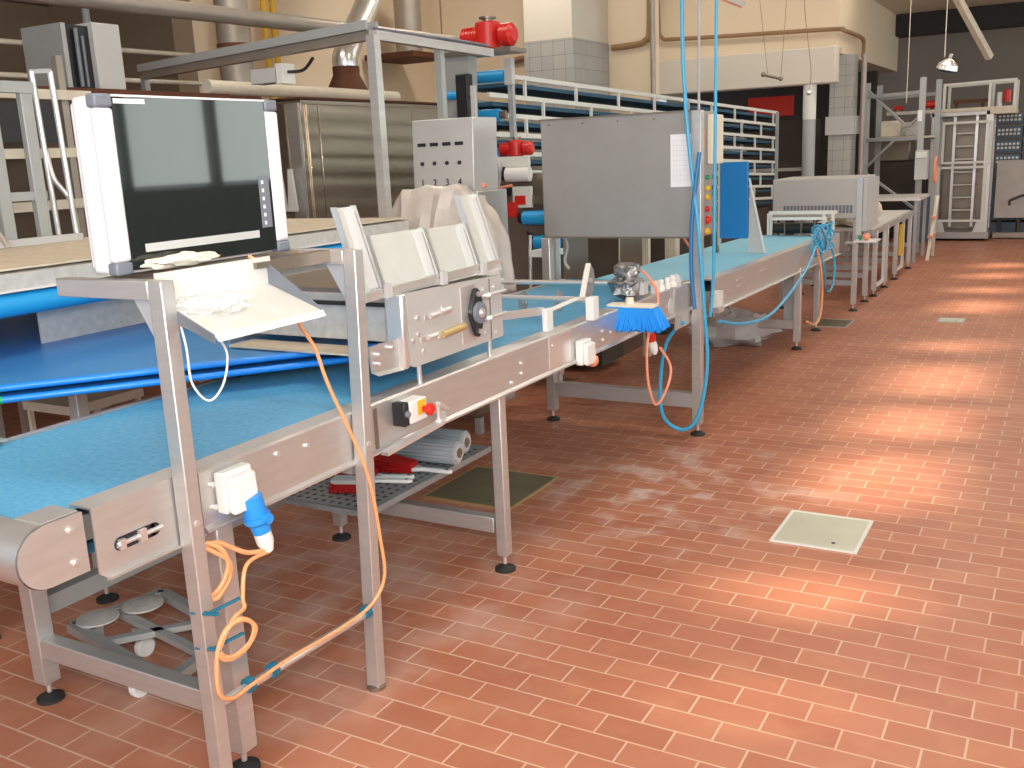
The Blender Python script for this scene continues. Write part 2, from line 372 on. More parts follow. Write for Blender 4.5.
for y in (2.25,3.9,4.8): bx(XR+.01,XF-.01,y-.03,y+.03,.70,.75).build('under_beam', 'galv', t)
sh = B()
sh.box(-2.70,-2.21,2.72,3.62,.345,.352).box(-2.215,-2.205,2.72,3.62,.33,.355).box(-2.705,-2.695,2.72,3.62,.33,.39).box(-2.70,-2.21,2.715,2.725,.33,.352)
sh = sh.build('lower_shelf', 'perf', t)
hl = B()
for i in range(11):
    for j in range(20): hl.box(-2.66+i*.04,-2.645+i*.04,2.75+j*.042,2.768+j*.042,.352,.3525)
tag(hl.build('perforation', 'black', sh), kind='stuff')
for y in (2.8,3.5): sep(B().bar((-2.69,y,.33),(-2.69,y,.745),.02),'shelf_hanger','steel_dark',t)
# rail-side hinge arm below the stop button
B().bar((-1.815,2.34,.735),(-1.79,2.62,.765),.03,.012).bar((-1.79,2.62,.765),(-1.835,2.70,.775),.03,.012).cyl((-1.80,2.63,.76),(-1.80,2.63,.83),.008).bar((-1.80,2.63,.83),(-1.80,2.68,.80),.02,.01).build('hinge_arm', 'steel_bright', t)

# ------------------------------------------------------------------ items on the shelf
def hand_brush(p0, p1, nm, redside=True):
    p0 = V(p0); p1 = V(p1); d = (p1-p0).normalized(); s = V((0,0,1)).cross(d)
    t = T('hand_brush', nm, 'brush', (p0.x,p0.y,.3525))
    r0 = p0.lerp(p1,.5)
    h = B(); up = V((0,0,1)); z=.385
    P = lambda q,o: V((q.x,q.y,z))+s*o
    h.prism([P(r0,-.014),P(p0.lerp(p1,.62),-.010),P(p1,-.014),P(p1+d*.012,0),P(p1,.014),P(p0.lerp(p1,.62),.010),P(r0,.014)], (0,0,.014))
    h = h.build('handle', 'whitepl', t, bevel=.004)
    q = p1-d*.015; B().cyl((q.x,q.y,z+.0142),(q.x,q.y,z+.0155),.006,n=10).build('hanging_hole','black',h)
    B().prism([P(p0,-.03),P(p0+d*.02,-.036),P(r0-d*.02,-.036),P(r0,-.014),P(r0,.014),P(r0-d*.02,.036),P(p0+d*.02,.036),P(p0,.03)], (0,0,.018)).build('brush_back', 'whitepl', t, bevel=.004)
    b = B()
    for i in range(34):
        for j in range(5):
            a = p0.lerp(r0,(i+.5)/36); c = V((a.x,a.y,z+.002))+s*((j-2)*.014); e = c+s*((j-2)*.012+random.uniform(-.006,.006))+d*random.uniform(-.004,.004)-up*random.uniform(.027,.032)
            b.cyl(c,e,.0045,.003,n=5)
    b.build('bristles', 'redbr', t)
def red_brush(p0, p1, nm):
    # brush lying on its side: broad red bristle fan and a slim white handle
    p0 = V(p0); p1 = V(p1); d = (p1-p0).normalized(); s = V((0,0,1)).cross(d)
    t = T('hand_brush', nm, 'brush', (p0.x,p0.y,.3525)); z = .362
    r0 = p0.lerp(p1,.52); P = lambda q,o,zz=z: V((q.x,q.y,zz))+s*o
    h = B().prism([P(r0,-.028),P(p0.lerp(p1,.64),-.010),P(p1,-.014),P(p1+d*.01,0),P(p1,.014),P(p0.lerp(p1,.64),.012),P(r0,.028)], (0,0,.016)).build('handle', 'whitepl', t, bevel=.004)
    q = p1-d*.015; B().cyl((q.x,q.y,z+.0162),(q.x,q.y,z+.0175),.006,n=10).build('hanging_hole','black',h)
    b = B()
    for i in range(15):
        for j in range(5):
            o = (i-7)/7; c = P(r0,o*.026,.360+j*.008); e = P(p0,o*.05+random.uniform(-.004,.004),.360+j*.012+random.uniform(-.002,.003))+d*(.02*abs(o))
            b.cyl(c,e,.005,.004,n=5)
    b.build('bristles', 'redbr', t)
hand_brush((-2.50,2.875,0), (-2.20,2.985,0), 'white hand brush with rounded back, lowest of the brushes on the perforated shelf')
red_brush((-2.56,2.975,0), (-2.26,3.085,0), 'red bristled hand brush with white handle, middle one on the perforated shelf')
red_brush((-2.50,3.16,0), (-2.15,3.20,0), 'red bristled hand brush lying nearest the grey rolls on the shelf')
for i,(c,zc,lab) in enumerate((((-2.20,3.34),.405,'grey ribbed belt roll on the shelf, the one nearer the brushes'),((-2.25,3.48),.407,'grey ribbed belt roll at the far end of the shelf'))):
    t = T('belt_roll', lab, 'roll', (c[0]-.2,c[1]-.03,.3525))
    r = .052; d = V((-.42,-.03,0)); p = V((c[0],c[1],zc)); q = p+d; b = B()
    n = 40; prof = []
    a_ = d.normalized(); u = V((0,0,1)); v_ = a_.cross(u)
    ring = [u*math.cos(2*PI*k/n)*(r-(.004 if k%2 else 0))+v_*math.sin(2*PI*k/n)*(r-(.004 if k%2 else 0)) for k in range(n)]
    b.add([p+x for x in ring]+[q+x for x in ring], [(k,(k+1)%n,n+(k+1)%n,n+k) for k in range(n)]+[tuple(range(n)),tuple(range(n,2*n))])
    b.build('rolled_belt', 'rollgrey', t, smooth=False)
    e = p-a_*.001
    B().cyl(e,e-a_*.006,.040).build('end_face', 'lgrey', t)
    B().cyl(e-a_*.006,e-a_*.009,.022).build('core', 'steel_dark', t)

# ------------------------------------------------------------------ stop button, sockets
t = T('stop_switch', 'white and yellow switch box with a red mushroom button on the near conveyor rail', 'switch', (-1.83,2.49,.80))
bx(-1.838,-1.79,2.425,2.452,.80,.878).build('rotary_switch', 'black', t, bevel=.004)
B().lathe((-1.79,2.438,.84),(1,0,0),[(.011,0),(.011,.008),(.006,.01)]).build('switch_knob','grey',t)
bx(-1.838,-1.785,2.453,2.545,.803,.876).build('housing', 'whitepl', t, bevel=.005)
bx(-1.785,-1.7835,2.49,2.535,.825,.872).build('label_plate', 'ylw', t)
B().lathe((-1.784,2.52,.84),(1,0,0),[(.009,0),(.009,.018),(.020,.020),(.021,.032),(.014,.038)]).build('mushroom_button','red',t)
def socket(y, z, label, parts=True, s=1.):
    t = T('power_socket', label, 'socket', (-1.838,y,z))
    B().prism([(-1.838,y-.05*s,z+.055*s),(-1.838,y+.05*s,z+.055*s),(-1.838,y+.055*s,z-.055*s),(-1.838,y-.05*s,z-.055*s)], (.035,0,0)).prism([(-1.803,y-.045*s,z+.045*s),(-1.803,y+.042*s,z+.045*s),(-1.803,y+.048*s,z-.052*s),(-1.803,y-.045*s,z-.05*s)], (.022,0,-.006)).build('housing', 'whitepl', t, bevel=.006)
    return t
t = socket(1.715,.825,'white socket box with a blue plug hanging on the near conveyor rail')
pl = T('blue_plug', 'blue and white round plug pushed into the socket box beside the near frame post', 'plug', (-1.785,1.745,.775))
a = V((-1.79,1.735,.80)); c = V((-1.775,1.765,.64)); d = (c-a).normalized()
B().lathe(a,d,[(.030,0),(.030,.055),(.036,.056),(.036,.07),(.026,.08),(.024,.105)]).build('body','plug',pl)
B().cyl(a+d*.06+V((.0,0,0)),a+d*.06+V((.045,0,0)),.014).build('locking_tab','plug',pl)
B().lathe(a+d*.104,d,[(.023,0),(.023,.03),(.014,.058),(.010,.06)]).build('cable_gland','whitepl',pl)
t = socket(3.81,.775,'cream socket box on the near conveyor rail below the disc cutters',s=.98)
B().lathe((-1.80,3.85,.735),(.1,.4,-.8),[(.028,0),(.026,.02),(.018,.03)]).build('red_ring','salmon',t)

# orange cord
o = B().tube([(-1.90,1.93,1.395),(-1.87,1.95,1.37),(-1.862,1.99,1.33),(-1.86,2.03,1.285),(-1.83,2.02,1.235),(-1.80,1.994,1.203),(-1.785,2.03,1.13),(-1.765,2.05,1.02),(-1.735,2.144,.754),(-1.735,2.185,.524),(-1.74,2.195,.392),(-1.76,2.14,.318),(-1.772,2.0,.302),(-1.772,1.8,.314),(-1.770,1.64,.312),(-1.76,1.575,.318),(-1.752,1.53,.35),(-1.75,1.522,.40),(-1.75,1.535,.47),(-1.745,1.565,.515),(-1.74,1.61,.525),(-1.735,1.645,.495),(-1.738,1.635,.455),(-1.745,1.59,.435),(-1.75,1.55,.45),(-1.748,1.545,.49),(-1.742,1.58,.52),(-1.737,1.62,.518),(-1.737,1.655,.48),(-1.742,1.625,.44),(-1.75,1.57,.43),(-1.752,1.54,.462),(-1.745,1.59,.53),(-1.75,1.635,.54),(-1.765,1.66,.62),(-1.775,1.765,.635)][:-2]+[(-1.755,1.64,.57),(-1.765,1.675,.64),(-1.772,1.765,.640)],.0055,n=7).build('power_cable','orange',loc=(-1.74,1.6,.3))
tag(o,'orange cable hanging from the screen shelf, then tied along the low tube','cable')
o = B().tube([(-1.772,1.768,.645),(-1.78,1.70,.66),(-1.79,1.655,.69),(-1.80,1.62,.715),(-1.81,1.585,.715),(-1.80,1.60,.70),(-1.79,1.64,.66),(-1.80,1.645,.61),(-1.80,1.60,.575),(-1.81,1.585,.58),(-1.80,1.615,.60),(-1.79,1.637,.65),(-1.79,1.62,.70),(-1.81,1.59,.725)],.0065,n=7).build('power_cable','orange',loc=(-1.79,1.6,.6))
tag(o,'short coiled orange cable tucked behind the near frame post below the blue plug','cable')

# ------------------------------------------------------------------ screen stand
t = T('terminal_stand', 'square tube steel frame with two posts carrying the white screen terminal', 'stand', (-1.80,1.9,0))
for y,yb in ((1.555,1.555),(2.26,2.205)):
    B().prism([(-1.835,yb-.02,0),(-1.79,yb-.02,0),(-1.79,yb+.02,0),(-1.835,yb+.02,0)],(0,y-yb,1.38)).build('post','steel',t,bevel=.003)
    bx(-2.16,-1.836,y-.02,y+.02,1.335,1.38).build('arm','steel',t,bevel=.003)
    B().prism([(-1.836,y+.014,1.335),(-1.93,y+.014,1.335),(-1.836,y+.014,1.18)],(0,.005,0)).build('gusset','steel_bright',t)
    B().lathe((-1.812,yb,0),(0,0,1),[(.030,0),(.030,.012),(.02,.016)]).build('foot','steel_dark',t)
B().cyl((-1.805,1.575,.293),(-1.805,2.20,.27),.0125).build('low_tube','steel_bright',t)
sep(bx(-2.04,-2.0,1.576,2.24,1.345,1.38).box(-1.91,-1.88,1.576,2.24,1.345,1.38),'bearer','steel_dark',t)
for y,z in ((1.66,.296),(2.16,.28),(1.75,.293)):
    B().cyl((-1.80,y,z),(-1.80,y+.018,z),.021).build('cable_tie','tie',t)
for y,z in ((1.565,.47),(1.60,.565)):
    sep(B().bar((-1.83,1.54,z-.01),(-1.745,1.545,z),.012,.006).bar((-1.77,1.54,z),(-1.745,1.62,z+.01),.008,.006),'cable_tie','tie',t)
sep(B().cyl((-1.79,1.555,.79),(-1.786,1.555,.79),.008,n=10).cyl((-1.79,2.235,.80),(-1.786,2.235,.80),.008,n=10),'bolt','steel_bright',t)

# ------------------------------------------------------------------ terminal
t = T('screen_terminal', 'large white framed black touch screen terminal standing on the steel stand', 'screen', (-2.02,1.87,1.385))
sk = .0
Z0,Z1 = 1.39,1.80
bx(-2.035,-1.966,1.553,2.135,Z0,Z1).build('housing','white',t,bevel=.008)
bx(-2.055,-2.035,1.562,2.126,Z0+.008,Z1-.012).build('rear_cover','white',t,bevel=.008)
for y0,y1 in ((1.545,1.594),(2.095,2.143)):
    c = bx(-1.966,-1.943,y0,y1,Z0+.028,Z1-.028).build('frame_column','white',t,bevel=.007)
    sep(bx(-1.975,-1.942,y0,y1,Z1-.028,Z1+.003).box(-1.975,-1.942,y0,y1,Z0-.002,Z0+.028),'corner_cap','grey',c,bevel=.006)
bx(-1.966,-1.948,1.595,2.095,Z0+.006,Z1-.002).build('screen','screen',t)
bx(-1.948,-1.9472,1.60,1.69,Z1-.018,Z1-.007).build('sticker','paper',t)
bx(-1.96,-1.944,1.595,2.095,Z1-.003,Z1+.002).build('top_trim','white',t)
# reflective display window sits inside a grey inner bezel
for a in ((1.64,2.03,1.435,1.455),): B().box(-1.948,-1.9472,*a[:2],a[2],a[3]).build('display_edge','lgrey',t)
bx(-1.948,-1.9475,2.045,2.085,1.46,1.60).build('key_strip','grey',t)
for i in range(6): bx(-1.9475,-1.946,2.055,2.063,1.468+i*.022,1.478+i*.022).build('key','white',t)

t = T('keyboard_shelf', 'white floury sheet metal keyboard shelf hanging in front of the screen terminal', 'shelf', (-1.72,1.76,1.27))
bx(-1.862,-1.857,1.58,1.965,1.30,1.392).build('back_panel','tray',t)
B().prism([(-1.857,1.60,1.312),(-1.62,1.52,1.262),(-1.62,1.875,1.262),(-1.857,1.95,1.312)],(0,0,.008)).build('tray_plate','tray',t)
B().prism([(-1.62,1.52,1.270),(-1.62,1.875,1.270),(-1.612,1.875,1.255),(-1.612,1.52,1.255)],(.008,0,0)).build('front_lip','whitepl',t)
B().prism([(-1.857,1.95,1.375),(-1.857,1.95,1.30),(-1.62,1.875,1.255),(-1.62,1.875,1.275),(-1.74,1.915,1.325)],(0,.004,0)).build('side_wing','grey',t)
B().prism([(-1.857,1.60,1.32),(-1.857,1.60,1.285),(-1.62,1.52,1.25),(-1.62,1.52,1.27)],(0,-.004,0)).build('side_wing','grey',t)
bx(-1.856,-1.845,1.90,1.955,1.365,1.38).build('hanger','steel_dark',t)
# crumpled clear bag on the tray
def crumple(name, c, rx, ry, rz, m, label, cat, seed=1, lump=.25, nn=26, kk=16, zmin=None):
    random.seed(seed); b = B(); vs = []; 
    ph = [(random.uniform(0,6.28),random.uniform(2,7),random.uniform(2,7),random.uniform(0,6.28)) for _ in range(7)]
    for j in range(kk+1):
        th = PI*j/kk
        for i in range(nn):
            f = 2*PI*i/nn; s = 1+sum(lump/3*math.sin(a*th+p)*math.sin(round(q)*f+r) for p,a,q,r in ph)+random.uniform(-.05,.05)
            z = c[2]+rz*s*math.cos(th)
            if zmin is not None: z = max(z, zmin)
            vs.append((c[0]+rx*s*math.sin(th)*math.cos(f), c[1]+ry*s*math.sin(th)*math.sin(f), z))
    fs = [(j*nn+i,(j+1)*nn+i,(j+1)*nn+(i+1)%nn,j*nn+(i+1)%nn) for j in range(kk) for i in range(nn)]
    o = b.add(vs,fs).build(name,m,loc=(c[0],c[1],zmin if zmin is not None else c[2]-rz)); 
    return tag(o,label,cat)
crumple('plastic_bag',(-1.76,1.66,1.315),.07,.09,.025,'polyc','small crumpled clear bag lying on the white keyboard shelf','bag',4,zmin=1.287)
crumple('cloth_wipe',(-1.915,1.72,1.408),.03,.11,.016,'cloth','crumpled pale cloth lying below the screen on the stand','cloth',5,zmin=1.393)
o = B().tube([(-1.80,1.585,1.285),(-1.77,1.57,1.22),(-1.76,1.565,1.14),(-1.75,1.60,1.09),(-1.74,1.64,1.12),(-1.73,1.655,1.19),(-1.73,1.63,1.24),(-1.74,1.60,1.272)],.0028,n=6).build('white_cord','whitepl',loc=(-1.75,1.6,1.09))
tag(o,'thin white cord hanging in a loop under the keyboard shelf','cable')

# ------------------------------------------------------------------ diagonal blue infeed conveyor
t = T('infeed_conveyor', 'blue vinyl infeed conveyor with a slanting double nose edge over the near belt', 'conveyor', (-3.6,2.2,0))
P1 = V((-2.885,1.762,0)); P2 = V((-2.06,2.80,0))
for zz,nm in ((.995,'upper'),(.958,'lower')):
    top = [(P1.x,P1.y,zz),(P2.x,P2.y,zz),(-2.9,2.86,zz),(-4.6,2.86,zz),(-4.6,1.762,zz)]
    p = B().prism(top,(0,0,-.012)).build('belt_sheet','sheet',t)
    d = (P2-P1).normalized(); 
    B().cyl((P1.x,P1.y,zz-.006),(P2.x,P2.y,zz-.006),.0115).build('nose_edge','bluenose',p)
    B().cyl((P1.x-.0,P1.y,zz-.006),(P1+d*.035).to_tuple()[:2]+(zz-.006,),.013).build('green_end','green',p)
bx(-4.6,-3.1,1.78,2.8,.90,.945).build('bed','steel_dark',t)
B().prism([(P1.x-.1,P1.y+.08,.945),(P2.x-.1,P2.y-.0,.945),(-2.9,2.8,.945),(-3.3,1.84,.945)],(0,0,-.02)).build('nose_plate','steel_dark',t)
for x,y in ((-3.18,2.28),(-3.30,1.86),(-4.4,1.86),(-4.4,2.7)): leg(t,x,y,.92,.05,.05,m='galv')
sep(B().bar((-3.3,1.86,.55),(-4.4,1.86,.55),.05).bar((-3.30,1.86,.33),(-3.18,2.28,.33),.05).bar((-4.4,1.86,.33),(-4.4,2.7,.33),.05),'brace','galv',t)
B().bar((-2.76,1.73,.30),(-2.76,3.13,.30),.05,.06).build('low_rail','galv',t)
o = B(); o.box(-4.2,-3.85,2.72,3.12,.60,.612)
o.box(-4.2,-3.85,2.72,2.73,.57,.60).box(-3.86,-3.85,2.72,3.12,.57,.60)
for x in (-4.18,-3.87):
    for y in (2.74,3.10): o.box(x-.01,x+.01,y-.01,y+.01,0,.60)
tag(o.build('slatted_step','wood',loc=(-4.02,2.9,0)),'floury slatted board on thin legs seen below the blue infeed conveyor','rack')

# ------------------------------------------------------------------ floury upper conveyor
t = T('flour_table_conveyor', 'long floury table conveyor with a blue roller nose behind the screen', 'conveyor', (-3.8,3.5,0))
B().cyl((-3.235,1.2,1.19),(-3.235,4.45,1.19),.042,n=24).prism([(-3.23,1.2,1.235),(-3.6,1.2,1.25),(-3.6,1.2,1.15),(-3.24,1.2,1.147)],(0,3.25,0)).build('nose_belt','bluerol',t)
B().prism([(-3.20,1.15,1.235),(-3.20,1.15,1.30),(-3.30,1.15,1.31),(-4.35,1.15,1.31),(-4.35,1.15,1.24)],(0,3.35,0)).build('table_frame','steel_floury',t)
bx(-4.33,-3.21,1.15,4.50,1.311,1.318).build('floury_top','flour',t)
bx(-3.205,-3.195,1.15,4.50,1.236,1.243).build('edge_strip','whitepl',t)
bx(-3.25,-3.21,1.1,1.22,1.15,1.25).build('end_bracket','grey',t)
for x in (-3.5,-4.3):
    for y in (3.2,4.42): leg(t,x,y,1.24,.05,.05,m='galv')
sep(B().bar((-3.5,3.2,.35),(-3.5,4.42,.35),.05).bar((-4.3,3.2,.35),(-4.3,4.42,.35),.05),'brace','galv',t)
bx(-3.45,-3.44,2.35,4.48,.98,1.235).build('side_panel','steel_floury',t)

# left rack and tubes
t = T('tray_rack', 'pale grey upright rack frame standing on the floury table at the left edge', 'rack', (-4.25,2.6,1.318))
for y in (2.55,2.80,2.98): bx(-4.238,-4.202,y-.03,y+.03,1.319,2.03).build('upright','galv',t,bevel=.004)
bx(-4.245,-4.195,1.9,3.02,2.0,2.05).build('top_rail','galv',t); bx(-4.23,-4.21,1.9,3.02,1.52,1.56).build('middle_rail','galv',t)
bx(-4.195,-4.17,1.9,3.15,1.319,1.352).build('bottom_rail','lgrey',t)
t = T('curved_steel_rail', 'pair of upright stainless tubes with a bent strut beside the rack', 'rail', (-4.4,3.2,1.318))
for x,y in ((-4.42,3.20),(-4.35,3.25)): B().cyl((x,y,1.318),(x,y-.02,2.12),.014).build('tube','steel_bright',t)
B().tube([(-4.38,3.28,1.34),(-4.36,3.25,1.5),(-4.40,3.2,1.62),(-4.42,3.2,1.75)],.013).build('strut','steel_bright',t)
B().bar((-4.43,3.18,2.12),(-4.34,3.23,2.12),.02).build('cap','steel',t)
o = B().tube([(-3.9,2.0,1.72),(-3.92,2.2,1.66),(-3.95,2.4,1.52),(-4.0,2.52,1.34)],.02,n=8).tube([(-3.94,2.0,1.78),(-3.96,2.25,1.68),(-4.0,2.45,1.55),(-4.04,2.58,1.34)],.012,n=8).build('black_cable_bundle','black',loc=(-3.95,2.3,1.32))
tag(o,'black bundled cables bending down onto the floury table at the left edge','cable')
o = B().tube([(-4.05,2.2,1.95),(-4.08,2.4,1.75),(-4.1,2.6,1.50),(-4.12,2.72,1.33)],.012,n=8).build('handrail','steel_bright',loc=(-4.1,2.6,1.32))
tag(o,'sloping stainless rod crossing in front of the left rack','rail')

# dolly under the near end
t = T('caster_dolly', 'low angle iron dolly with white castors parked under the near conveyor', 'dolly', (-2.6,1.95,0))
q = [V((-2.86,1.90,.13)),V((-2.78,2.22,.13)),V((-2.30,2.10,.13)),V((-2.26,1.78,.13))]
for i in range(4): B().bar(q[i],q[(i+1)%4],.035,.03).build('frame_bar','galv',t)
sep(B().bar((-2.66,1.87,.13),(-2.45,2.13,.13),.03,.02).bar((-2.83,2.05,.13),(-2.28,1.95,.13),.03,.02),'frame_bar','galv',t)
for x,y in ((-2.81,1.95),(-2.67,2.02),(-2.36,2.06),(-2.47,1.83)):
    c = bx(x-.012,x+.012,y-.024,y+.024,.075,.115).build('castor_fork','galv',t)
    B().cyl((x-.014,y+.01,.036),(x+.014,y+.01,.036),.036,n=20).build('castor_wheel','whitepl',c,bevel=.005)
for x,y in ((-2.80,1.96),(-2.74,2.10)): B().lathe((x,y,.145),(0,0,1),[(.07,0),(.07,.006),(.045,.012),(.02,.016)]).build('turntable','steel_floury',t)

# ------------------------------------------------------------------ spreading machine with hopper
t = T('dough_head', 'steel box machine with bearing and slanted hopper panels straddling the near belt', 'machine', (-2.27,2.88,.896))
XP = -1.862
fp = B().prism([(XP,2.575,1.205),(XP,2.575,.965),(XP,2.60,.955),(XP,3.19,.955),(XP,3.19,1.19)],(-.010,0,0)).build('side_plate','plate',t)
bx(XP-.07,XP+.002,2.545,2.574,.957,1.205).build('edge_plate','steel_bright',fp,bevel=.008)
bx(XP,XP+.002,3.10,3.102,.96,1.185).build('panel_joint','black',fp)
bx(XP,XP+.003,2.90,3.0,.975,1.18).build('bearing_plate','steel_bright',fp)
br = B(); pr = []
for i in range(24):
    a = 2*PI*i/24; rz = .082*abs(math.cos(a))**1.0; 
    pr.append((XP+.003, 2.985+.046*math.sin(a)*(1.0), 1.078+(.040+.05*abs(math.cos(a))**3)*math.cos(a)))
br.prism(pr,(.018,0,0)); br = br.build('bearing_flange','black',fp,bevel=.003)
B().lathe((XP+.02,2.985,1.078),(1,0,0),[(.040,0),(.039,.012),(.027,.014)]).build('bearing_housing','grey',fp)
B().lathe((XP+.033,2.985,1.078),(1,0,0),[(.019,0),(.018,.006),(.010,.006),(.010,.012)]).build('shaft','steel_bright',fp)
b = B()
for y,z in ((2.985,1.145),(2.985,1.01)): b.cyl((XP+.02,y,z),(XP+.03,y,z),.010,n=6)
sep(b,'bolt','steel_bright',br)
b = B()
for y,z in ((2.63,1.115),(2.63,1.06),(2.655,1.0),(2.78,1.125),(2.60,1.045),(3.06,1.15),(3.14,1.15),(3.14,.98),(3.06,.99),(2.75,1.03)): b.cyl((XP,y,z),(XP+.005,y,z),.008,n=10)
sep(b,'bolt','steel_bright',fp)
sep(B().box(XP,XP+.004,2.67,2.84,1.10,1.118).box(XP,XP+.004,2.64,2.90,1.028,1.048),'slot','steel_bright',fp)
for y,z in ((2.72,1.11),(2.79,1.115),(2.70,1.04)): B().cyl((XP+.004,y-.02,z),(XP+.008,y+.03,z+.003),.008).build('adjusting_screw','steel_bright',fp)
B().cyl((XP+.01,2.76,1.036),(XP+.01,2.90,1.042),.013).build('grip','brass',fp)
for z in (1.13,1.045): sep(B().cyl((XP+.012,3.02,z),(XP+.012,3.20,z),.006).cyl((XP+.012,3.04,z),(XP+.012,3.075,z),.012,n=6),'tie_rod','steel_bright',fp)
for y in (2.635,3.10): B().cyl((-1.872,y,.896),(-1.872,y,.965),.009).build('support_pin','steel_bright',t)
for y in (2.635,3.10): B().cyl((-2.66,y,.896),(-2.66,y,.965),.009).build('support_pin','steel_bright',t)
bx(-2.68,-2.67,2.575,3.19,.96,1.205).build('side_plate','steel',t)
bx(-2.60,-1.88,2.62,2.63,1.03,1.19).build('cross_panel','steel_floury',t)
bx(-2.67,-1.88,3.15,3.16,1.00,1.19).build('cross_panel','steel_floury',t)
B().cyl((-2.67,2.985,1.078),(-1.87,2.985,1.078),.06,n=24).build('drum','steel_bright',t)
B().cyl((-2.9,2.57,1.165),(-1.90,2.57,1.165),.008).build('black_rod','black',t)
B().prism([(-1.885,2.39,1.06),(-1.885,2.57,1.06),(-1.885,2.57,.965),(-1.885,2.40,.975)],(-.006,0,0)).prism([(-1.885,2.40,.975),(-1.885,2.57,.965),(-1.868,2.57,.955),(-1.868,2.41,.965)],(-.004,0,0)).build('infeed_bracket','steel',t)
b = B()
for y,z in ((2.43,1.03),(2.43,1.0),(2.50,1.04)): b.cyl((-1.885,y,z),(-1.87,y,z),.007,n=8)
sep(b,'bolt','steel_bright',t)
# hopper: flanged panels leaning back
def lean(y,z): return (-1.88-(z-1.205)*.36, y+(z-1.205)*.06, z)
hp = [(2.36,2.475,1.49),(2.475,2.795,1.395),(2.795,3.06,1.39),(3.06,3.21,1.488)]
for y0,y1,zt in hp:
    P = [lean(y0+.006,1.205),lean(y1-.006,1.205),lean(y1-.006,zt),lean(y0+.006,zt)]
    p = B().prism(P,(-.003,0,-.001)).build('hopper_panel','alu',t)
    for y in (y0+.004,y1-.016):
        a = lean(y,1.205); c = lean(y,zt+.004)
        B().prism([a,c,(c[0]+.022,c[1],c[2]),(a[0]+.022,a[1],a[2])],(0,.004,0)).build('flange','steel_bright',p)
    g = lean(y1-.055,1.24); h_ = lean(y1-.055,zt-.01)
    B().prism([g,h_,(h_[0]+.014,h_[1]+.02,h_[2]),(g[0]+.014,g[1]+.02,g[2])],(0,.016,0)).build('stiffener','lgrey',p)
B().prism([(-1.885,2.37,1.20),(-1.885,3.21,1.212),(-1.862,3.21,1.25),(-1.862,2.37,1.235)],(.004,0,0)).build('bottom_lip','alu',t)
for y in (2.475,2.795,3.06): bx(-1.862,-1.85,y-.015,y+.015,1.205,1.25).build('clip','lgrey',t)
bx(-2.66,-1.9,2.63,3.15,1.19,1.205).build('hopper_floor','steel_dark',t)
bx(-2.60,-1.90,2.50,2.62,1.0,1.008).build('flour_ledge','flour',t)

# ------------------------------------------------------------------ rods with discs
t = T('disc_cutter_rods', 'two steel cross rods with upright cutter discs and white end brackets over the near belt', 'cutter', (-2.2,4.1,.896))
B().cyl((-2.68,3.90,.985),(-1.82,3.93,.985),.013).build('rod','steel_bright',t)
B().cyl((-2.72,4.62,.955),(-1.86,4.78,.945),.013).build('rod','steel_bright',t)
bx(-1.85,-1.81,3.90,3.96,.896,1.0).build('end_bracket','whitepl',t,bevel=.004)
sep(bx(-1.91,-1.887,3.60,3.66,.896,.99).prism([(-1.91,3.661,.975),(-1.887,3.661,.975),(-1.887,3.92,.985),(-1.91,3.92,.985)],(0,0,.012)),'end_bracket','whitepl',t,bevel=.003)
bx(-2.69,-2.66,3.86,3.94,.889,1.0).build('end_bracket','whitepl',t); bx(-2.73,-2.70,4.58,4.66,.896,.97).build('end_bracket','whitepl',t)
bx(-1.875,-1.85,4.75,4.81,.896,.96).build('end_bracket','whitepl',t)
for x,y,z,r in ((-1.98,4.22,1.03,.078),(-2.02,3.98,.965,.05),(-2.19,3.95,.965,.05)):
    d = B().lathe((x,y,z),(1,.08,0),[(r,-.002),(r,.002)],n=28).build('cutter_disc','cabinet',t)
    B().cyl((x-.012,y,z),(x+.016,y,z),.012).build('hub','steel_bright',d)
B().bar((-1.975,4.21,1.11),(-1.88,3.93,.985),.024,.01).build('disc_arm','whitepl',t)
B().bar((-1.92,3.63,.98),(-2.16,3.25,.98),.03,.03).bar((-2.16,3.25,.98),(-2.3,3.35,.96),.02,.02).build('scraper_arm','steel_bright',t)
B().cyl((-2.70,4.3,.9),(-2.62,4.35,1.08),.007).ell((-2.62,4.35,1.08),.012,.012,.012).build('lever','steel_bright',t)
B().bar((-2.7,3.2,.985),(-2.7,4.6,.96),.02).build('rear_rod_holder','steel_bright',t)

t = T('geared_motor', 'crinkled silver foil wrapped geared motor standing behind the blue brush', 'motor', (-1.925,4.56,.90))
mo = B(); n = 16
rings = [(.03,.90),(.045,.91),(.085,.925),(.082,.96),(.09,.985),(.06,1.0),(.055,1.01),(.065,1.03),(.062,1.06),(.05,1.07)]
random.seed(11)
for r,z in rings:
    for i in range(n): q_ = 1+random.uniform(-.16,.16); mo.v.append(V((-1.925+r*q_*math.cos(2*PI*i/n), 4.56+r*1.15*q_*math.sin(2*PI*i/n), z+random.uniform(-.006,.006))))
for j in range(len(rings)-1):
    for i in range(n): mo.f.append([j*n+i,j*n+(i+1)%n,(j+1)*n+(i+1)%n,(j+1)*n+i])
mo.f.append(list(range(n))); mo.f.append([(len(rings)-1)*n+i for i in range(n)])
mo.build('casing','foil',t,smooth=False)
bx(-1.86,-1.83,4.54,4.60,.92,.98).build('terminal_cover','lgrey',t)

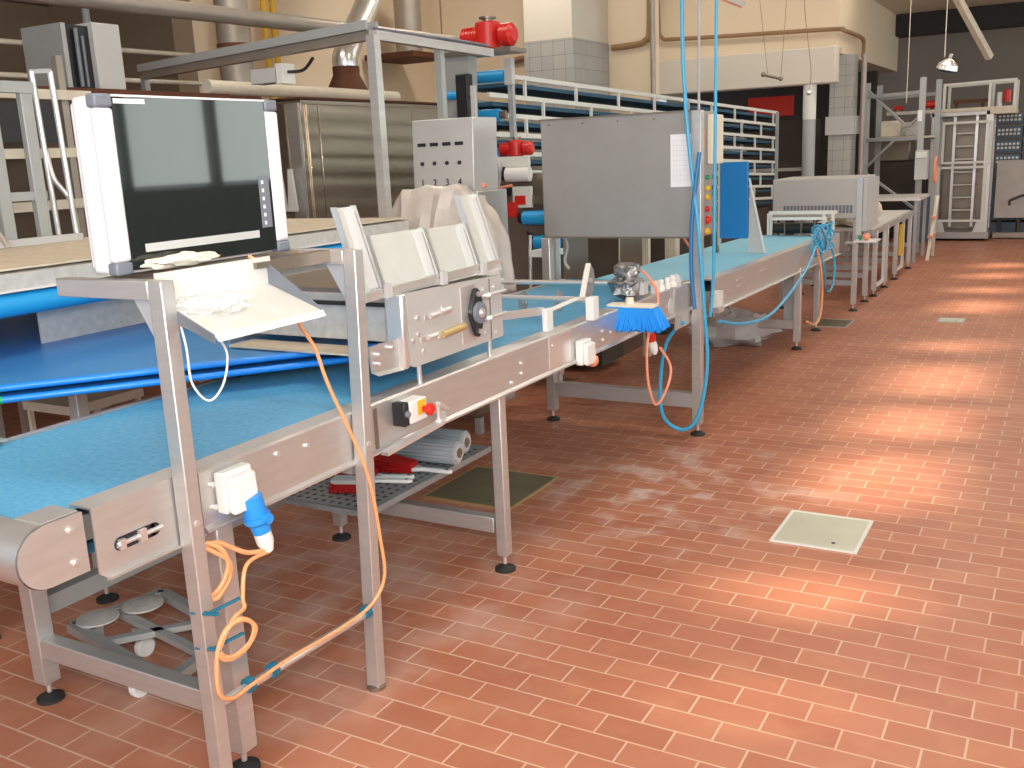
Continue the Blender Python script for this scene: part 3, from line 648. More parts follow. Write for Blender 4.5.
t = T('blue_broom_head', 'bright blue flared bristle brush with cream top on the conveyor rail', 'brush', (-1.83,4.45,.80))
B().prism([(-1.915,4.27,.897),(-1.66,4.23,.905),(-1.66,4.31,.905),(-1.915,4.35,.897)],(0,0,.014)).cyl((-1.80,4.29,.91),(-1.80,4.29,.945),.02).build('brush_block','cloth',t,bevel=.003)
b = B()
for i in range(46):
    for j in range(6):
        u = (i/45-.5)*2; v_ = (j/5-.5)*2
        b.cyl((-1.787+u*.125,4.29-u*.02+v_*.035,.898),(-1.79+u*.195+random.uniform(-.006,.006),4.28-u*.03+v_*(.05)-.03+random.uniform(-.008,.008),.800+random.uniform(-.008,.008)+u*.012),.0085,.006,n=5,caps=True)
b.build('bristles','bluebr',t)

t = T('valve_fittings', 'small cream and clear pneumatic fittings on the rail beside the blue brush', 'fitting', (-1.86,5.0,.89))
for y,z,r in ((4.95,.92,.018),(5.03,.93,.026),(4.86,.915,.02)):
    B().lathe((-1.86,y,.896),(0,0,1),[(r,0),(r,.02),(r*.7,.03),(r*.8,.05),(r*.5,.06)]).build('fitting_body','whitepl',t)
B().lathe((-1.855,5.06,.885),(0,0,1),[(.03,0),(.036,.01),(.034,.06),(.02,.075)]).build('clear_bowl','polyc',t)

# ------------------------------------------------------------------ control box on its posts
t = T('control_cabinet', 'flat grey steel control box on square posts spanning the two conveyors', 'cabinet', (-2.28,5.45,0))
c = bx(-2.775,-1.80,5.30,5.62,1.135,1.82).build('box','cabinet',t,bevel=.006)
sep(bx(-2.78,-1.795,5.295,5.30,1.13,1.14).box(-2.78,-1.795,5.295,5.30,1.815,1.825),'seam','steel_dark',c)
b = B()
for x in (-2.72,-2.5,-2.28,-2.06,-1.87): b.cyl((x,5.30,1.79),(x,5.296,1.79),.006,n=8)
sep(b,'rivet','steel_dark',c)
for x in (-1.80,-2.74):
    p = leg(t,x,5.27,1.135 if x < -2 else 1.82,.055,.055)
bx(-2.74,-1.80,5.245,5.295,.165,.25).build('cross_bar','steel',t)
bx(-2.74,-1.8,5.25,5.29,.66,.70).build('cross_bar','steel',t)
b = bx(-1.80,-1.765,5.43,5.62,1.53,1.80).build('terminal_box','cloth',c,bevel=.006)
for y,z,m,r in ((5.42,1.46,'grn',.013),(5.42,1.40,'ylw',.015),(5.42,1.35,'ylw',.016),(5.42,1.285,'red',.016),(5.43,1.225,'red',.024),(5.54,1.46,'grn',.013),(5.54,1.40,'black',.013),(5.54,1.36,'grn',.015),(5.54,1.28,'grn',.015),(5.54,1.22,'grn',.015),(5.42,1.16,'ylw',.018)):
    B().lathe((-1.80,y,z),(1,0,0),[(r,0),(r,.012),(r*.8,.02)]).build('push_button',m,c)
bx(-1.80,-1.799,5.36,5.385,1.62,1.72).build('red_label','salmon',c)
pp = bx(-1.965,-1.835,5.2965,5.2975,1.415,1.70).build('paper_sheet','paper',loc=(-1.9,5.297,1.415))
tag(pp,'white ruled paper sheet taped to the grey control box','paper')
b = B()
for i in range(9): b.box(-1.95,-1.85,5.296,5.2965,1.45+i*.027,1.4515+i*.027)
for i in range(6): b.box(-1.95+i*.02,-1.949+i*.02,5.296,5.2965,1.45,1.668)
b.build('ruling','print',pp)

# blue air hoses and rods from the ceiling
def cord(name,pts,r,m,label,cat='hose',n=8): return tag(B().tube(pts,r,n).build(name,m,loc=pts[0]),label,cat)
cord('air_hose',[(-1.86,5.2,4.6),(-1.861,5.2,2.4),(-1.845,5.2,1.9),(-1.825,5.2,1.65),(-1.77,5.19,1.2),(-1.735,5.19,.75),(-1.72,5.2,.45),(-1.75,5.19,.2),(-1.80,5.17,.08),(-1.88,5.15,.06),(-1.95,5.1,.15),(-1.96,5.1,.35),(-1.93,5.1,.55),(-1.86,5.1,.66),(-1.82,5.1,.69)],.011,'hose','light blue air hose hanging from the ceiling and looping under the conveyor gap')
cord('air_hose',[(-1.69,5.26,4.6),(-1.695,5.26,2.3),(-1.70,5.26,1.5),(-1.705,5.26,.95),(-1.72,5.25,.7)],.009,'hose','light blue air hose hanging straight, right of the steel rod at the control box')
cord('air_hose',[(-1.765,5.20,1.6),(-1.80,5.19,1.3),(-1.81,5.19,1.0),(-1.79,5.19,.75)],.012,'hose2','dark blue hose running down the front post of the control box')
cord('hanging_rod',[(-1.775,5.22,4.6),(-1.775,5.22,2.6),(-1.775,5.22,1.82)],.0075,'frameg','thin grey rod hanging from the ceiling between the two light blue hoses','rod')
cord('salmon_cable',[(-1.92,4.66,1.05),(-1.86,4.70,.98),(-1.80,4.66,.88),(-1.76,4.42,.74),(-1.76,4.40,.55),(-1.75,4.45,.40),(-1.74,4.52,.385),(-1.735,4.64,.47),(-1.74,4.66,.55),(-1.77,4.60,.645)],.007,'salmon','salmon cable hanging in a long loop below the blue brush','cable')
t = T('red_white_plug','red and white plug hanging below the blue brush','plug',(-1.78,4.55,.6))
B().lathe((-1.80,4.54,.735),(.15,.2,-1),[(.024,0),(.024,.045),(.02,.05)]).build('red_collar','red',t)
B().lathe((-1.793,4.55,.685),(.15,.2,-1),[(.02,0),(.023,.02),(.02,.05),(.01,.07)]).build('white_body','whitepl',t)
cord('salmon_cable',[(-1.9,5.32,1.135),(-1.88,5.36,1.08),(-1.86,5.4,1.0),(-1.84,5.4,.92)],.007,'salmon','short salmon cable dropping from the underside of the control box','cable')

# ------------------------------------------------------------------ second conveyor
t = T('belt_conveyor', 'second conveyor beyond the control box with pale blue belt and reddish side rail', 'conveyor', (-2.27,7.5,0))
def zz(y): return .835-(y-5.65)*.012
def sl(x0,x1,y0,y1,h0,h1): return B().prism([(x0,y0,zz(y0)+h0),(x0,y0,zz(y0)+h1),(x0,y1,zz(y1)+h1),(x0,y1,zz(y1)+h0)],(x1-x0,0,0))
b = sl(-2.64,-1.92,5.68,9.3,-.01,0); b.build('belt','belt2',t,bevel=.003)
r = sl(-1.85,-1.84,5.66,9.35,-.17,.012).build('side_rail','steel',t); 
sl(-1.92,-1.84,5.66,9.35,.012,.018).build('rail_flange','steel',r)
sl(-1.842,-1.82,5.66,9.35,-.175,-.168).build('rail_lip','steel_floury',r)
bt = B()
for y,h in ((6.15,-.05),(6.15,-.09),(6.7,-.05)): bt.box(-1.84,-1.837,y,y+.12,zz(y)+h,zz(y)+h+.012)
sep(bt,'slot','steel_bright',r)
sl(-2.70,-2.69,5.66,9.35,-.17,-.03).build('side_rail','steel',t)
sl(-2.69,-1.86,5.7,9.3,-.12,-.06).build('bed','galv',t)
bx(-1.836,-1.80,5.62,5.74,.69,.78).build('small_box','whitepl',t)
bx(-1.85,-1.79,5.63,5.73,.655,.685).build('bracket','steel_bright',t)
for y in (7.88,): leg(t,-1.86,y,.66,.055,.055); leg(t,-2.70,y,.66,.055,.055); bx(-2.67,-1.89,y-.02,y+.02,.17,.24).build('cross_bar','steel',t)
for y in (8.75,): leg(t,-1.90,y,.65,.05,.05); leg(t,-2.70,y,.65,.05,.05)
for y in (6.4,8.3): bx(-2.70,-1.85,y-.03,y+.03,.63,.665).build('under_beam','galv',t)
bx(-2.0,-1.90,8.0,8.05,.20,.62).build('drop_plate','frameg',t)
# tall blue panel
t = T('blue_guard_panel', 'upright bright blue panel with grey angled bracket standing on the second conveyor', 'panel', (-2.26,7.5,zz(7.5)))
bx(-2.37,-2.155,7.46,7.50,.93,1.505).build('panel','bluepanel',t,bevel=.004)
bx(-2.385,-2.37,7.455,7.505,.88,1.505).build('edge','lgrey',t)
B().prism([(-2.15,7.48,.82),(-2.02,7.48,.82),(-2.145,7.48,1.38)],(0,.01,0)).build('bracket','lgrey',t)
B().bar((-2.02,7.475,.82),(-2.145,7.475,1.38),.012,.012).build('bracket_edge','railw',t)
bx(-2.42,-2.385,7.46,7.50,.82,1.0).build('post','steel_dark',t)
# roller frame and white machine
t = T('vented_machine', 'light grey machine housing with a vent row over the far end of the second conveyor', 'machine', (-2.1,10.0,0))
bx(-2.58,-1.74,9.8,10.55,.90,1.285).build('housing','cabinet2',t,bevel=.01)
b = B()
for i in range(20): b.box(-2.47+i*.033,-2.447+i*.033,9.795,9.80,.955,1.03)
b.build('vent_slots','grey',t)
bx(-1.78,-1.73,9.78,9.80,.75,1.29).build('corner_strip','steel_bright',t)
bx(-1.735,-1.70,9.85,10.5,.78,1.27).build('side_door','lgrey',t)
for x in (-2.5,-1.80): 
    for y in (9.9,10.5): leg(t,x,y,.91,.05,.05)
sep(bx(-2.5,-1.8,9.88,9.92,.25,.30).box(-2.5,-1.8,10.48,10.52,.25,.30),'cross_bar','galv',t)
bx(-1.76,-1.75,10.0,10.3,1.13,1.24).build('paper_note','paper',t)
t = T('roller_gantry', 'low white crossbar frame with rollers in front of the vented machine', 'frame', (-2.2,9.2,.79))
bx(-2.45,-1.84,9.18,9.22,.99,1.02).build('top_bar','railw',t); bx(-2.42,-1.92,9.15,9.18,.94,.965).build('lower_bar','whitepl',t)
for x in (-2.45,-2.43,-1.87,-1.95): bx(x-.012,x+.012,9.17,9.20,.80,1.0).build('upright','railw',t)
for x in (-2.3,-2.15,-2.03): bx(x-.005,x+.005,9.17,9.20,.80,.95).build('finger','steel_dark',t)
B().cyl((-2.42,9.25,.86),(-1.92,9.25,.86),.05).build('roller','black',t)

# hose tangle
random.seed(21); pts = [(-1.84,8.35,.80)]
for i in range(30):
    a = i*1.1; pts.append((-1.80+.05*math.cos(a*1.7), 8.45+.22*math.cos(a)+random.uniform(-.03,.03), .84+.11*math.sin(a*1.3)+random.uniform(-.03,.03)))
cord('hose_tangle',pts,.008,'hose','tangled light blue hose bundle on the second conveyor rail',n=6)
crumple('clear_bag_bundle',(-1.83,8.5,.86),.06,.14,.06,'polyc','clear plastic bundle caught inside the blue hose tangle','bag',9)
cord('air_hose',[(-1.80,8.2,.80),(-1.76,7.75,.68),(-1.74,7.1,.56),(-1.73,6.5,.50),(-1.73,5.9,.55),(-1.73,5.45,.64)],.010,'hose','light blue hose sagging along the second conveyor to the control box post')
cord('air_hose',[(-1.80,8.3,.78),(-1.76,8.35,.6),(-1.76,8.45,.42),(-1.76,8.6,.38),(-1.76,8.75,.45),(-1.77,8.8,.62),(-1.80,8.75,.76)],.008,'hose','light blue hose loop hanging below the tangle on the second conveyor')
cord('orange_cable',[(-1.80,8.25,.78),(-1.77,8.28,.6),(-1.77,8.35,.40),(-1.77,8.3,.22),(-1.77,8.1,.17),(-1.80,7.95,.22)],.010,'orange','orange cable hanging in a loop below the blue hose tangle','cable')
# plastic bag on the floor
crumple('plastic_bag',(-2.45,8.0,.12),.36,.30,.16,'polyc','big crumpled clear plastic bag on the floor under the second conveyor','bag',6,zmin=.0)

# ------------------------------------------------------------------ far conveyors
t = T('frame_conveyor', 'distant open frame conveyor of square steel posts beyond the vented machine', 'conveyor', (-2.2,12,0))
for y in (10.9,11.6,12.3,13.4):
    leg(t,-1.78,y,.70,.05,.05); leg(t,-2.55,y,.70,.05,.05)
    bx(-2.55,-1.78,y-.02,y+.02,.28,.33).build('cross_bar','galv',t)
bx(-1.81,-1.76,10.7,13.6,.66,.72).build('side_rail','steel',t); bx(-2.58,-2.53,10.7,13.6,.66,.72).build('side_rail','steel',t)
bx(-2.53,-1.81,10.75,13.55,.70,.73).build('belt','steel_floury',t)
for y0 in (10.98,12.38): sep(B().box(-1.80,-1.77,y0,y0+.03,.1,.66).box(-1.80,-1.77,y0+.5,y0+.53,.1,.66).box(-1.80,-1.77,y0,y0+.53,.08,.11),'guard_frame','railw',t)
bx(-1.79,-1.77,12.6,12.85,.25,.62).build('yellow_panel','ylw',t)
crumple('cloth_cover',(-2.1,11.3,.86),.28,.5,.16,'cloth','cream cloth heaped on the distant frame conveyor','cloth',12,zmin=.735)
t = T('side_tray', 'small white side tray holding coloured parts beside the vented machine', 'tray', (-1.7,9.7,.70))
bx(-1.75,-1.55,9.55,9.80,.70,.715).build('plate','whitepl',t)
B().ell((-1.66,9.66,.745),.04,.05,.03).build('orange_part','salmon',t); B().ell((-1.71,9.63,.74),.02,.03,.025).build('green_part','grn',t)
bx(-1.84,-1.74,9.6,9.7,.685,.70).build('arm','steel',t)
t = T('far_table', 'pale table end standing behind the distant frame conveyor', 'table', (-2.2,14.5,0))
bx(-2.6,-1.75,14.0,15.0,.82,.86).build('top','steel_floury',t)
for x in (-2.55,-1.8):
    for y in (14.05,14.95): bx(x-.02,x+.02,y-.02,y+.02,0,.82).build('leg','galv',t)
t = T('folding_step', 'orange and white folding step leaning beside the far table', 'step', (-1.68,14.5,0))
sep(B().bar((-1.66,14.3,0),(-1.60,14.6,.85),.04,.02).bar((-1.66,14.9,0),(-1.62,14.6,.85),.04,.02),'frame','cloth',t)
sep(B().box(-1.68,-1.62,14.35,14.85,.3,.33).box(-1.66,-1.60,14.45,14.75,.55,.58),'tread','salmon',t)
o = B().tube([(-1.68+.0,14.9+.12*math.cos(a),1.18+.17*math.sin(a)) for a in [i*.5 for i in range(26)]],.015,n=6).build('orange_hose_coil','salmon',loc=(-1.68,14.9,1.0))
o = tag(o,'coiled orange hose hanging on the distant shelving upright','hose')
t = T('rack_cabinet', 'small pale box fixed to the distant shelving upright', 'box', (-1.92,15.3,1.1))
bx(-1.98,-1.82,15.1,15.319,1.05,1.45).build('case','lgrey',t); bx(-1.97,-1.83,15.09,15.10,1.35,1.43).build('lid','railw',t)
t = T('shelving_rack', 'tall grey pallet shelving with diagonal braces left of the steel lift', 'rack', (-2.4,15.9,0))
for x,y in ((-2.80,15.95),(-2.78,16.9),(-1.95,15.35),(-1.85,16.3)):
    bx(x-.04,x+.04,y-.03,y+.03,0,2.45).build('upright','frameg',t)
for z in (1.62,2.25): B().bar((-2.80,15.95,z),(-1.95,15.35,z),.05).build('beam','frameg',t); B().bar((-2.78,16.9,z),(-1.85,16.3,z),.05).build('beam','frameg',t)
sep(B().bar((-2.80,15.95,2.35),(-1.95,15.35,1.6),.03).bar((-1.95,15.35,1.95),(-2.80,15.95,1.2),.03).bar((-2.80,15.95,1.15),(-1.95,15.35,.6),.03),'diagonal_brace','frameg',t)
B().prism([(-2.8,15.95,1.62),(-1.95,15.35,1.62),(-1.85,16.3,1.62),(-2.78,16.9,1.62)],(0,0,.03)).build('shelf','wood',t)
bx(-2.0,-1.94,15.30,15.33,1.85,2.0).build('red_white_sign','paper',t)
for i,(x,y,s_,m,l) in enumerate(((-2.5,16.4,.3,'wood','brown carton on the upper shelf of the distant rack, left of two'),(-2.15,16.2,.26,'concrete','grey lump on the upper shelf of the distant rack, right of two'))):
    o = bx(x-s_/2,x+s_/2,y-s_/2,y+s_/2,1.652,1.652+s_*.8).build('carton',m,loc=(x,y,1.652),bevel=.02); tag(o,l,'box')
t = T('dark_machine', 'dark machine mass behind the distant shelving under the gallery', 'machine', (-2.5,18,0))
bx(-3.3,-2.0,17.6,18.6,0,1.25).build('body','darkint',t,bevel=.03); bx(-3.1,-2.4,17.7,18.3,1.25,1.6).build('hood','steel_dark',t,bevel=.03)
o = T('waste_bin','dark blue bin standing left of the steel lift','bin',(-2.1,16.9,0))
B().lathe((-2.15,16.95,0),(0,0,1),[(.16,0),(.2,.7),(.21,.72),(.19,.72)],n=16).build('body','crate',o)
# steel lift
t = T('tray_lift', 'tall steel lift frame with two glazed openings at the end of the aisle', 'machine', (-1.5,17.5,0))
for x in (-1.98,-1.20): bx(x-.05,x+.05,17.15,17.25,.12,1.98).build('post','steel',t); bx(x-.04,x+.04,17.9,18.0,.12,1.98).build('post','steel',t)
bx(-2.05,-1.12,17.15,18.0,1.93,1.99).build('top_plate','steel',t); bx(-2.05,-1.12,17.1,18.0,.04,.14).build('base','cabinet',t)
for a in ((-1.86,-1.16,1.20,1.84),(-1.90,-1.20,.30,1.16)):
    x0,x1,z0,z1 = a
    sep(B().box(x0,x1,17.1,17.13,z0,z0+.035).box(x0,x1,17.1,17.13,z1-.035,z1).box(x0,x0+.035,17.1,17.13,z0+.036,z1-.036).box(x1-.035,x1,17.1,17.13,z0+.036,z1-.036),'door_frame','railw',t)
b = B()
for i in range(7): b.box(-1.72,-1.38,17.5,17.85,.45+i*.2,.47+i*.2)
sep(b,'tray_carrier','steel_floury',t)
for x in (-1.72,-1.40): bx(x-.02,x+.02,17.45,17.5,.2,1.95).build('guide_rail','steel_bright',t)
sep(B().prism([(-1.88,17.12,.14),(-1.75,17.12,.14),(-1.80,17.12,.30),(-1.88,17.12,.30)],(0,.03,0)).prism([(-1.35,17.12,.14),(-1.22,17.12,.14),(-1.22,17.12,.30),(-1.30,17.12,.30)],(0,.03,0)),'gusset','steel',t)
bx(-1.9,-1.2,17.9,17.95,.14,1.9).build('back_panel','steel_dark',t)
for x in (-1.95,-1.2): sep(B().cyl((x,17.3,0),(x,17.3,.05),.03).cyl((x,17.85,0),(x,17.85,.05),.03),'foot','rubber',t)
t = T('motor_gantry', 'light steel frame with rails and red motors above the lift', 'frame', (-1.4,17.4,1.99))
for x in (-1.86,-1.22,-.88): bx(x-.02,x+.02,17.1,17.14,1.99,2.40).build('upright','railw',t)
for x in (-1.86,-1.22,-.88): bx(x-.02,x+.02,17.8,17.84,1.99,2.40).build('upright','railw',t)
sep(B().bar((-1.88,17.12,2.40),(-.86,17.12,2.42),.035).bar((-1.88,17.82,2.40),(-.86,17.82,2.42),.035),'top_rail','railw',t)
B().box(-2.7,-.85,17.08,17.14,1.99,2.04).box(-1.2,-.85,17.08,17.8,1.93,1.99).build('lower_rail','wood',t)
sep(B().box(-1.75,-1.25,17.3,17.4,2.12,2.17).box(-1.72,-1.68,17.3,17.4,2.0,2.12).box(-1.35,-1.31,17.3,17.4,2.0,2.12),'carriage','rust',t)
B().cyl((-.99,17.3,2.1),(-.99,17.3,2.28),.05).build('motor','red',t); B().cyl((-1.10,17.3,2.03),(-1.10,17.3,2.25),.04).build('cylinder','whitepl',t)
for x,s_ in ((-2.55,.07),(-2.1,.11)):
    o = T('red_gear_motor', 'red motor on the rail left of the overhead frame, '+('larger one' if s_ > .1 else 'smaller one'), 'motor', (x,17.3,2.04))
    B().cyl((x-s_,17.3,2.04+s_*.8),(x+s_,17.3,2.04+s_*.8),s_*.55).build('body','red',o); bx(x-.03,x+.03,17.27,17.33,2.04,2.1).build('bracket','steel_dark',o)
t = T('concrete_partition', 'speckled grey partition panel standing right of the steel lift', 'panel', (-.4,17.6,0))
bx(-1.08,.6,17.5,17.6,.33,1.22).build('panel','concrete',t); bx(-1.08,.6,17.48,17.62,.02,.10).build('base_rail','steel_dark',t)
for x in (-1.0,-.2,.5): bx(x-.03,x+.03,17.52,17.58,.0,.33).build('leg','beam',t)
t = T('crate_tower', 'stack of blue-grey slotted crates behind the speckled partition', 'crates', (-.6,18,0))
for i in range(9):
    for j in range(3):
        x = -1.15+j*.42
        cr = bx(x,x+.38,17.8,18.2,.05+i*.215,.24+i*.215).build('crate','crate',t,bevel=.01)
        if i > 4:
            b = B()
            for k2 in range(6):
                for l2 in range(2): b.box(x+.03+k2*.056,x+.065+k2*.056,17.795,17.80,.10+i*.215+l2*.06,.135+i*.215+l2*.06)
            sep(b,'slot','railw',cr)
t = T('tap_handle', 'small dark handle fitting on the right side of the speckled partition', 'handle', (-.7,17.45,.6))
B().tube([(-.60,17.5,.66),(-.68,17.42,.68),(-.78,17.4,.64),(-.86,17.4,.60),(-.86,17.4,.53)],.02,n=6).build('lever','black',t)

# hanging lamp, microphone-like rod, diagonal pipe
t = T('dome_lamp', 'round metal dome lamp hanging on a cord over the far aisle', 'lamp', (-1.5,14,2.41))
B().cyl((-1.545,14,2.60),(-1.545,14,4.6),.006,n=6).build('cord','cloth',t)
B().lathe((-1.52,14,2.42),(.25,-.1,.95),[(.04,0),(.13,.03),(.12,.09),(.05,.15),(.02,.16),(.02,.22)],n=24).build('shade','steel_bright',t)
B().lathe((-1.522,14,2.415),(.25,-.1,.95),[(.10,0),(.11,.01)],n=24).build('lens','grey',t)
cord('pull_cord',[(-2.1,14.9,4.6),(-2.1,14.9,3),(-2.1,14.9,2.1)],.005,'cloth','thin pale cord hanging in front of the distant shelving','cord',5)
t = T('hanging_bar', 'short dark bar hanging on two thin wires before the white lintel', 'bar', (-3.7,14,2.5))
B().cyl((-3.84,14,2.56),(-3.60,14,2.49),.018).ell((-3.84,14,2.565),.035,.035,.035).ell((-3.60,14,2.49),.03,.03,.03).build('bar','steel_dark',t)
B().cyl((-3.95,14,3.9),(-3.78,14,2.55),.004,n=5).cyl((-3.52,14,3.9),(-3.60,14,2.5),.004,n=5).build('wire','brownpipe',t)
cord('hanging_wire',[(-3.30,14,4.5),(-3.31,14,3.5),(-3.20,14,2.6),(-3.22,14,2.3)],.005,'brownpipe','thin dark wire with a small ball hanging near the grey column','wire',5)
B().ell((-3.22,14,2.28),.035,.035,.035).build('wire_ball','steel_bright',bpy.data.objects['hanging_wire'])
o = B().bar((-2.21,15.4,4.6),(-1.25,17,2.75),.09).build('sloping_strut','brownpipe',loc=(-1.5,16.5,3.3)); 
o.data.materials[0] = M['wood']; tag(o,'sloping tan strut coming down from the roof over the far aisle','strut')
o = B().cyl((-3.40,14.85,0),(-3.40,14.85,1.95),.09,n=24).build('round_column','frameg',loc=(-3.4,14.85,0)); tag(o,'round grey column below the white lintel','column'); 
B().cyl((-3.40,14.85,1.95),(-3.40,14.85,2.43),.092,n=24).build('upper_sleeve','railw',o)
o = B().cyl((-2.80,15.6,0),(-2.80,15.6,2.84),.04).build('drain_pipe','pipe',loc=(-2.8,15.6,0)); tag(o,'brown-grey downpipe right of the tiled pillar','pipe')

t = T('fluorescent_lamp', 'slim fluorescent lamp hanging at the top edge above the white lintel', 'lamp', (-4.0,12,3.3))
B().bar((-4.10,12,3.50),(-3.54,12,3.235),.07,.05).build('housing','railw',t); B().bar((-4.08,12.0,3.455),(-3.56,12,3.21),.03,.03).build('tube','salmon',t)
B().cyl((-3.9,12,3.42),(-3.9,12,4.6),.005,n=5).build('wire','brownpipe',t); 
# pipes on the back walls
cord('brown_conduit',[(-6.25,11.26,2.5),(-6.3,11.26,2.72),(-6.15,11.26,2.80),(-5.6,11.26,2.81)],.035,'brownpipe','brown conduit bending up left of the tiled column','pipe')
cord('brown_conduit',[(-4.90,11.26,2.82),(-4.6,11.26,2.83),(-4.48,11.26,2.87),(-4.42,11.26,3.05),(-4.42,11.26,4.5)],.035,'brownpipe','brown conduit running right from the tiled column and turning up','pipe')
cord('brown_conduit',[(-5.72,14.9,4.5),(-5.70,14.9,3.5),(-5.65,14.9,3.28),(-5.4,14.9,3.24),(-4.3,14.9,3.20),(-3.1,14.9,3.16),(-2.98,14.97,3.14),(-2.96,16.2,3.13),(-2.96,16.4,3.0),(-2.97,16.4,2.86)],.03,'brownpipe','long brown conduit along the beige wall above the white lintel','pipe')
o = B().cyl((-4.36,11.2,0.0),(-4.36,11.2,4.6),.03).build('thin_downpipe','pipe',loc=(-4.33,11.2,0)); tag(o,'thin grey vertical pipe at the corner where the beige wall ends','pipe')
for y,lab in ((8.12,'yellow gas pipe on the beige wall, left of the close pair'),(8.26,'yellow gas pipe on the beige wall, right of the close pair')):
    o = B().cyl((-7.42,y,0),(-7.42,y,4.6),.035).build('yellow_pipe','yellow',loc=(-7.42,y,0)); tag(o,lab,'pipe')
o = B().cyl((-7.42,7.52,0),(-7.42,7.52,4.6),.05).build('yellow_pipe','yellow',loc=(-7.42,7.52,0)); tag(o,'single yellow pipe at the dark corner behind the flue','pipe')
o = B().cyl((-5.5,3.5,2.69),(-5.5,9.9,2.77),.06,n=16).build('overhead_pipe','pipe',loc=(-5.5,6,2.7)); tag(o,'long grey overhead pipe running above the oven','pipe')
for y in (4.5,8.5): B().cyl((-5.5,y,2.75),(-5.5,y,4.6),.008,n=6).build('hanger_rod','brownpipe',o)
t = T('flue_pipe', 'upright grey round flue rising from the oven behind the screen', 'flue', (-6.3,6.6,2.1))
B().cyl((-6.3,6.5,2.13),(-6.3,6.5,4.6),.14,n=20).build('duct','pipe',t); B().lathe((-6.3,6.5,2.13),(0,0,1),[(.19,0),(.17,.12),(.15,.13)]).build('collar','rust',t)
B().cyl((-6.3,6.5,2.62),(-6.3,6.5,2.65),.148,n=20).build('band','rust',t)
t = T('flue_pipe', 'slanting steel flue on a rusty tapered hood above the oven', 'flue', (-6.3,8.1,2.12))
B().lathe((-6.2,7.85,2.13),(0,0,1),[(.24,0),(.23,.12),(.13,.32),(.13,.40)],n=20).build('tapered_hood','rust',t)
B().tube([(-6.2,7.85,2.5),(-6.2,7.85,2.62),(-6.22,8.0,2.80),(-6.3,8.5,3.3),(-6.4,9.4,4.4)],.12,n=16).build('duct','steel_bright',t)
o = T('wall_motor','dark grey motor with rusty bracket fixed high on the beige wall','motor',(-6.9,10.2,2.8))
B().cyl((-7.0,10.1,2.86),(-7.0,10.1,3.6),.16).build('body','pipe',o); bx(-7.45,-6.75,9.8,10.6,2.80,2.86).build('bracket','rust',o)
o = B().cyl((-5.45,5.3,2.2),(-5.45,7.6,2.19),.05).build('oven_top_pipe','wood',loc=(-5.45,6.4,2.19)); tag(o,'cream insulated pipe lying along the top of the oven','pipe')

# ------------------------------------------------------------------ oven
t = T('industrial_oven', 'big polished stainless oven cabinet standing against the beige wall', 'oven', (-6.2,7.2,0))
bx(-7.2,-5.3,6.1,9.2,1.12,2.13).build('body','oven',t,bevel=.01)
bx(-7.1,-5.4,6.2,9.1,.05,1.12).build('base','steel_dark',t)
for y0,y1 in ((6.16,6.292),(6.30,7.592),(7.60,8.392),(8.40,9.1)): 
    p = bx(-5.3,-5.285,y0,y1,1.18,2.09).build('door_panel','oven',t,bevel=.004)
bx(-5.285,-5.26,7.68,7.73,1.42,1.52).build('latch','black',t)
bx(-7.2,-5.25,6.05,9.25,2.125,2.14).build('top_edge','rust',t)
bx(-5.42,-5.30,6.07,6.10,1.15,2.10).build('corner_strip','steel',t); bx(-5.62,-5.45,6.07,6.10,1.25,2.1).build('corner_strip','steel_dark',t)
sep(B().bar((-5.2,6.2,1.12),(-5.2,8.9,1.12),.06).bar((-5.2,6.5,1.12),(-5.2,6.5,.0),.05).bar((-5.2,8.3,1.12),(-5.2,8.3,.0),.05),'stand_rail','steel_floury',t)
t = T('hanging_gloves', 'pair of white pointed guards hanging on the end of the oven', 'guard', (-5.5,6.0,1.27))
for x in (-5.50,-5.39): B().prism([(x-.045,6.03,1.27),(x+.05,6.03,1.27),(x+.02,6.03,1.60),(x-.015,6.03,1.60)],(0,-.02,0)).build('panel','whitepl',t)
t = T('dark_hood', 'long brown steel machine hood behind the left rack and screen', 'machine', (-5.6,4,0))
bx(-6.4,-5.02,2.6,5.0,.9,2.08).build('body','hood',t,bevel=.01); bx(-6.45,-4.98,2.55,5.05,2.08,2.11).build('lid','rust',t)
for x in (-6.3,-5.1):
    for y in (2.7,4.9): bx(x-.03,x+.03,y-.03,y+.03,0,.9).build('leg','steel_dark',t)
t = T('pipe_scaffold', 'dark upright bars and beige crossbars behind the left rack', 'frame', (-4.8,3.0,0))
for y,z in ((2.7,2.0),(3.1,2.2),(3.6,2.25)): bx(-4.80,-4.76,y-.02,y+.02,0,z).build('upright','pipe',t)
for z in (1.45,1.72,2.02): bx(-4.755,-4.73,2.3,3.75,z,z+.05).build('crossbar','wood',t)
bx(-4.72,-4.70,2.35,3.0,1.5,1.70).build('brown_plate','steel_dark',t); bx(-4.72,-4.70,3.02,3.5,1.80,2.0).build('black_plate','black',t)
t = T('motor_cabinet', 'grey open sided box with black cables standing on the brown hood', 'box', (-5.1,4.0,2.11))
bx(-5.35,-5.0,4.03,4.22,2.11,2.48).build('door','lgrey',t,bevel=.004); bx(-5.35,-5.04,3.85,4.03,2.11,2.46).build('inner','black',t)
bx(-5.35,-5.0,3.82,3.85,2.11,2.46).build('side','galv',t)
B().cyl((-5.02,3.93,2.12),(-5.02,3.93,2.44),.012).cyl((-5.02,3.97,2.12),(-5.02,3.97,2.40),.008).build('cable','grey',t)
for z,lab in ((2.60,'upper horizontal rail in the dark area at the upper left'),(2.36,'lower horizontal rail in the dark area at the upper left')):
    o = B().cyl((-7.0,2.6,z),(-7.0,6.8,z+.03),.02).build('gallery_rail','wood',loc=(-7,4.7,z)); tag(o,lab,'rail')
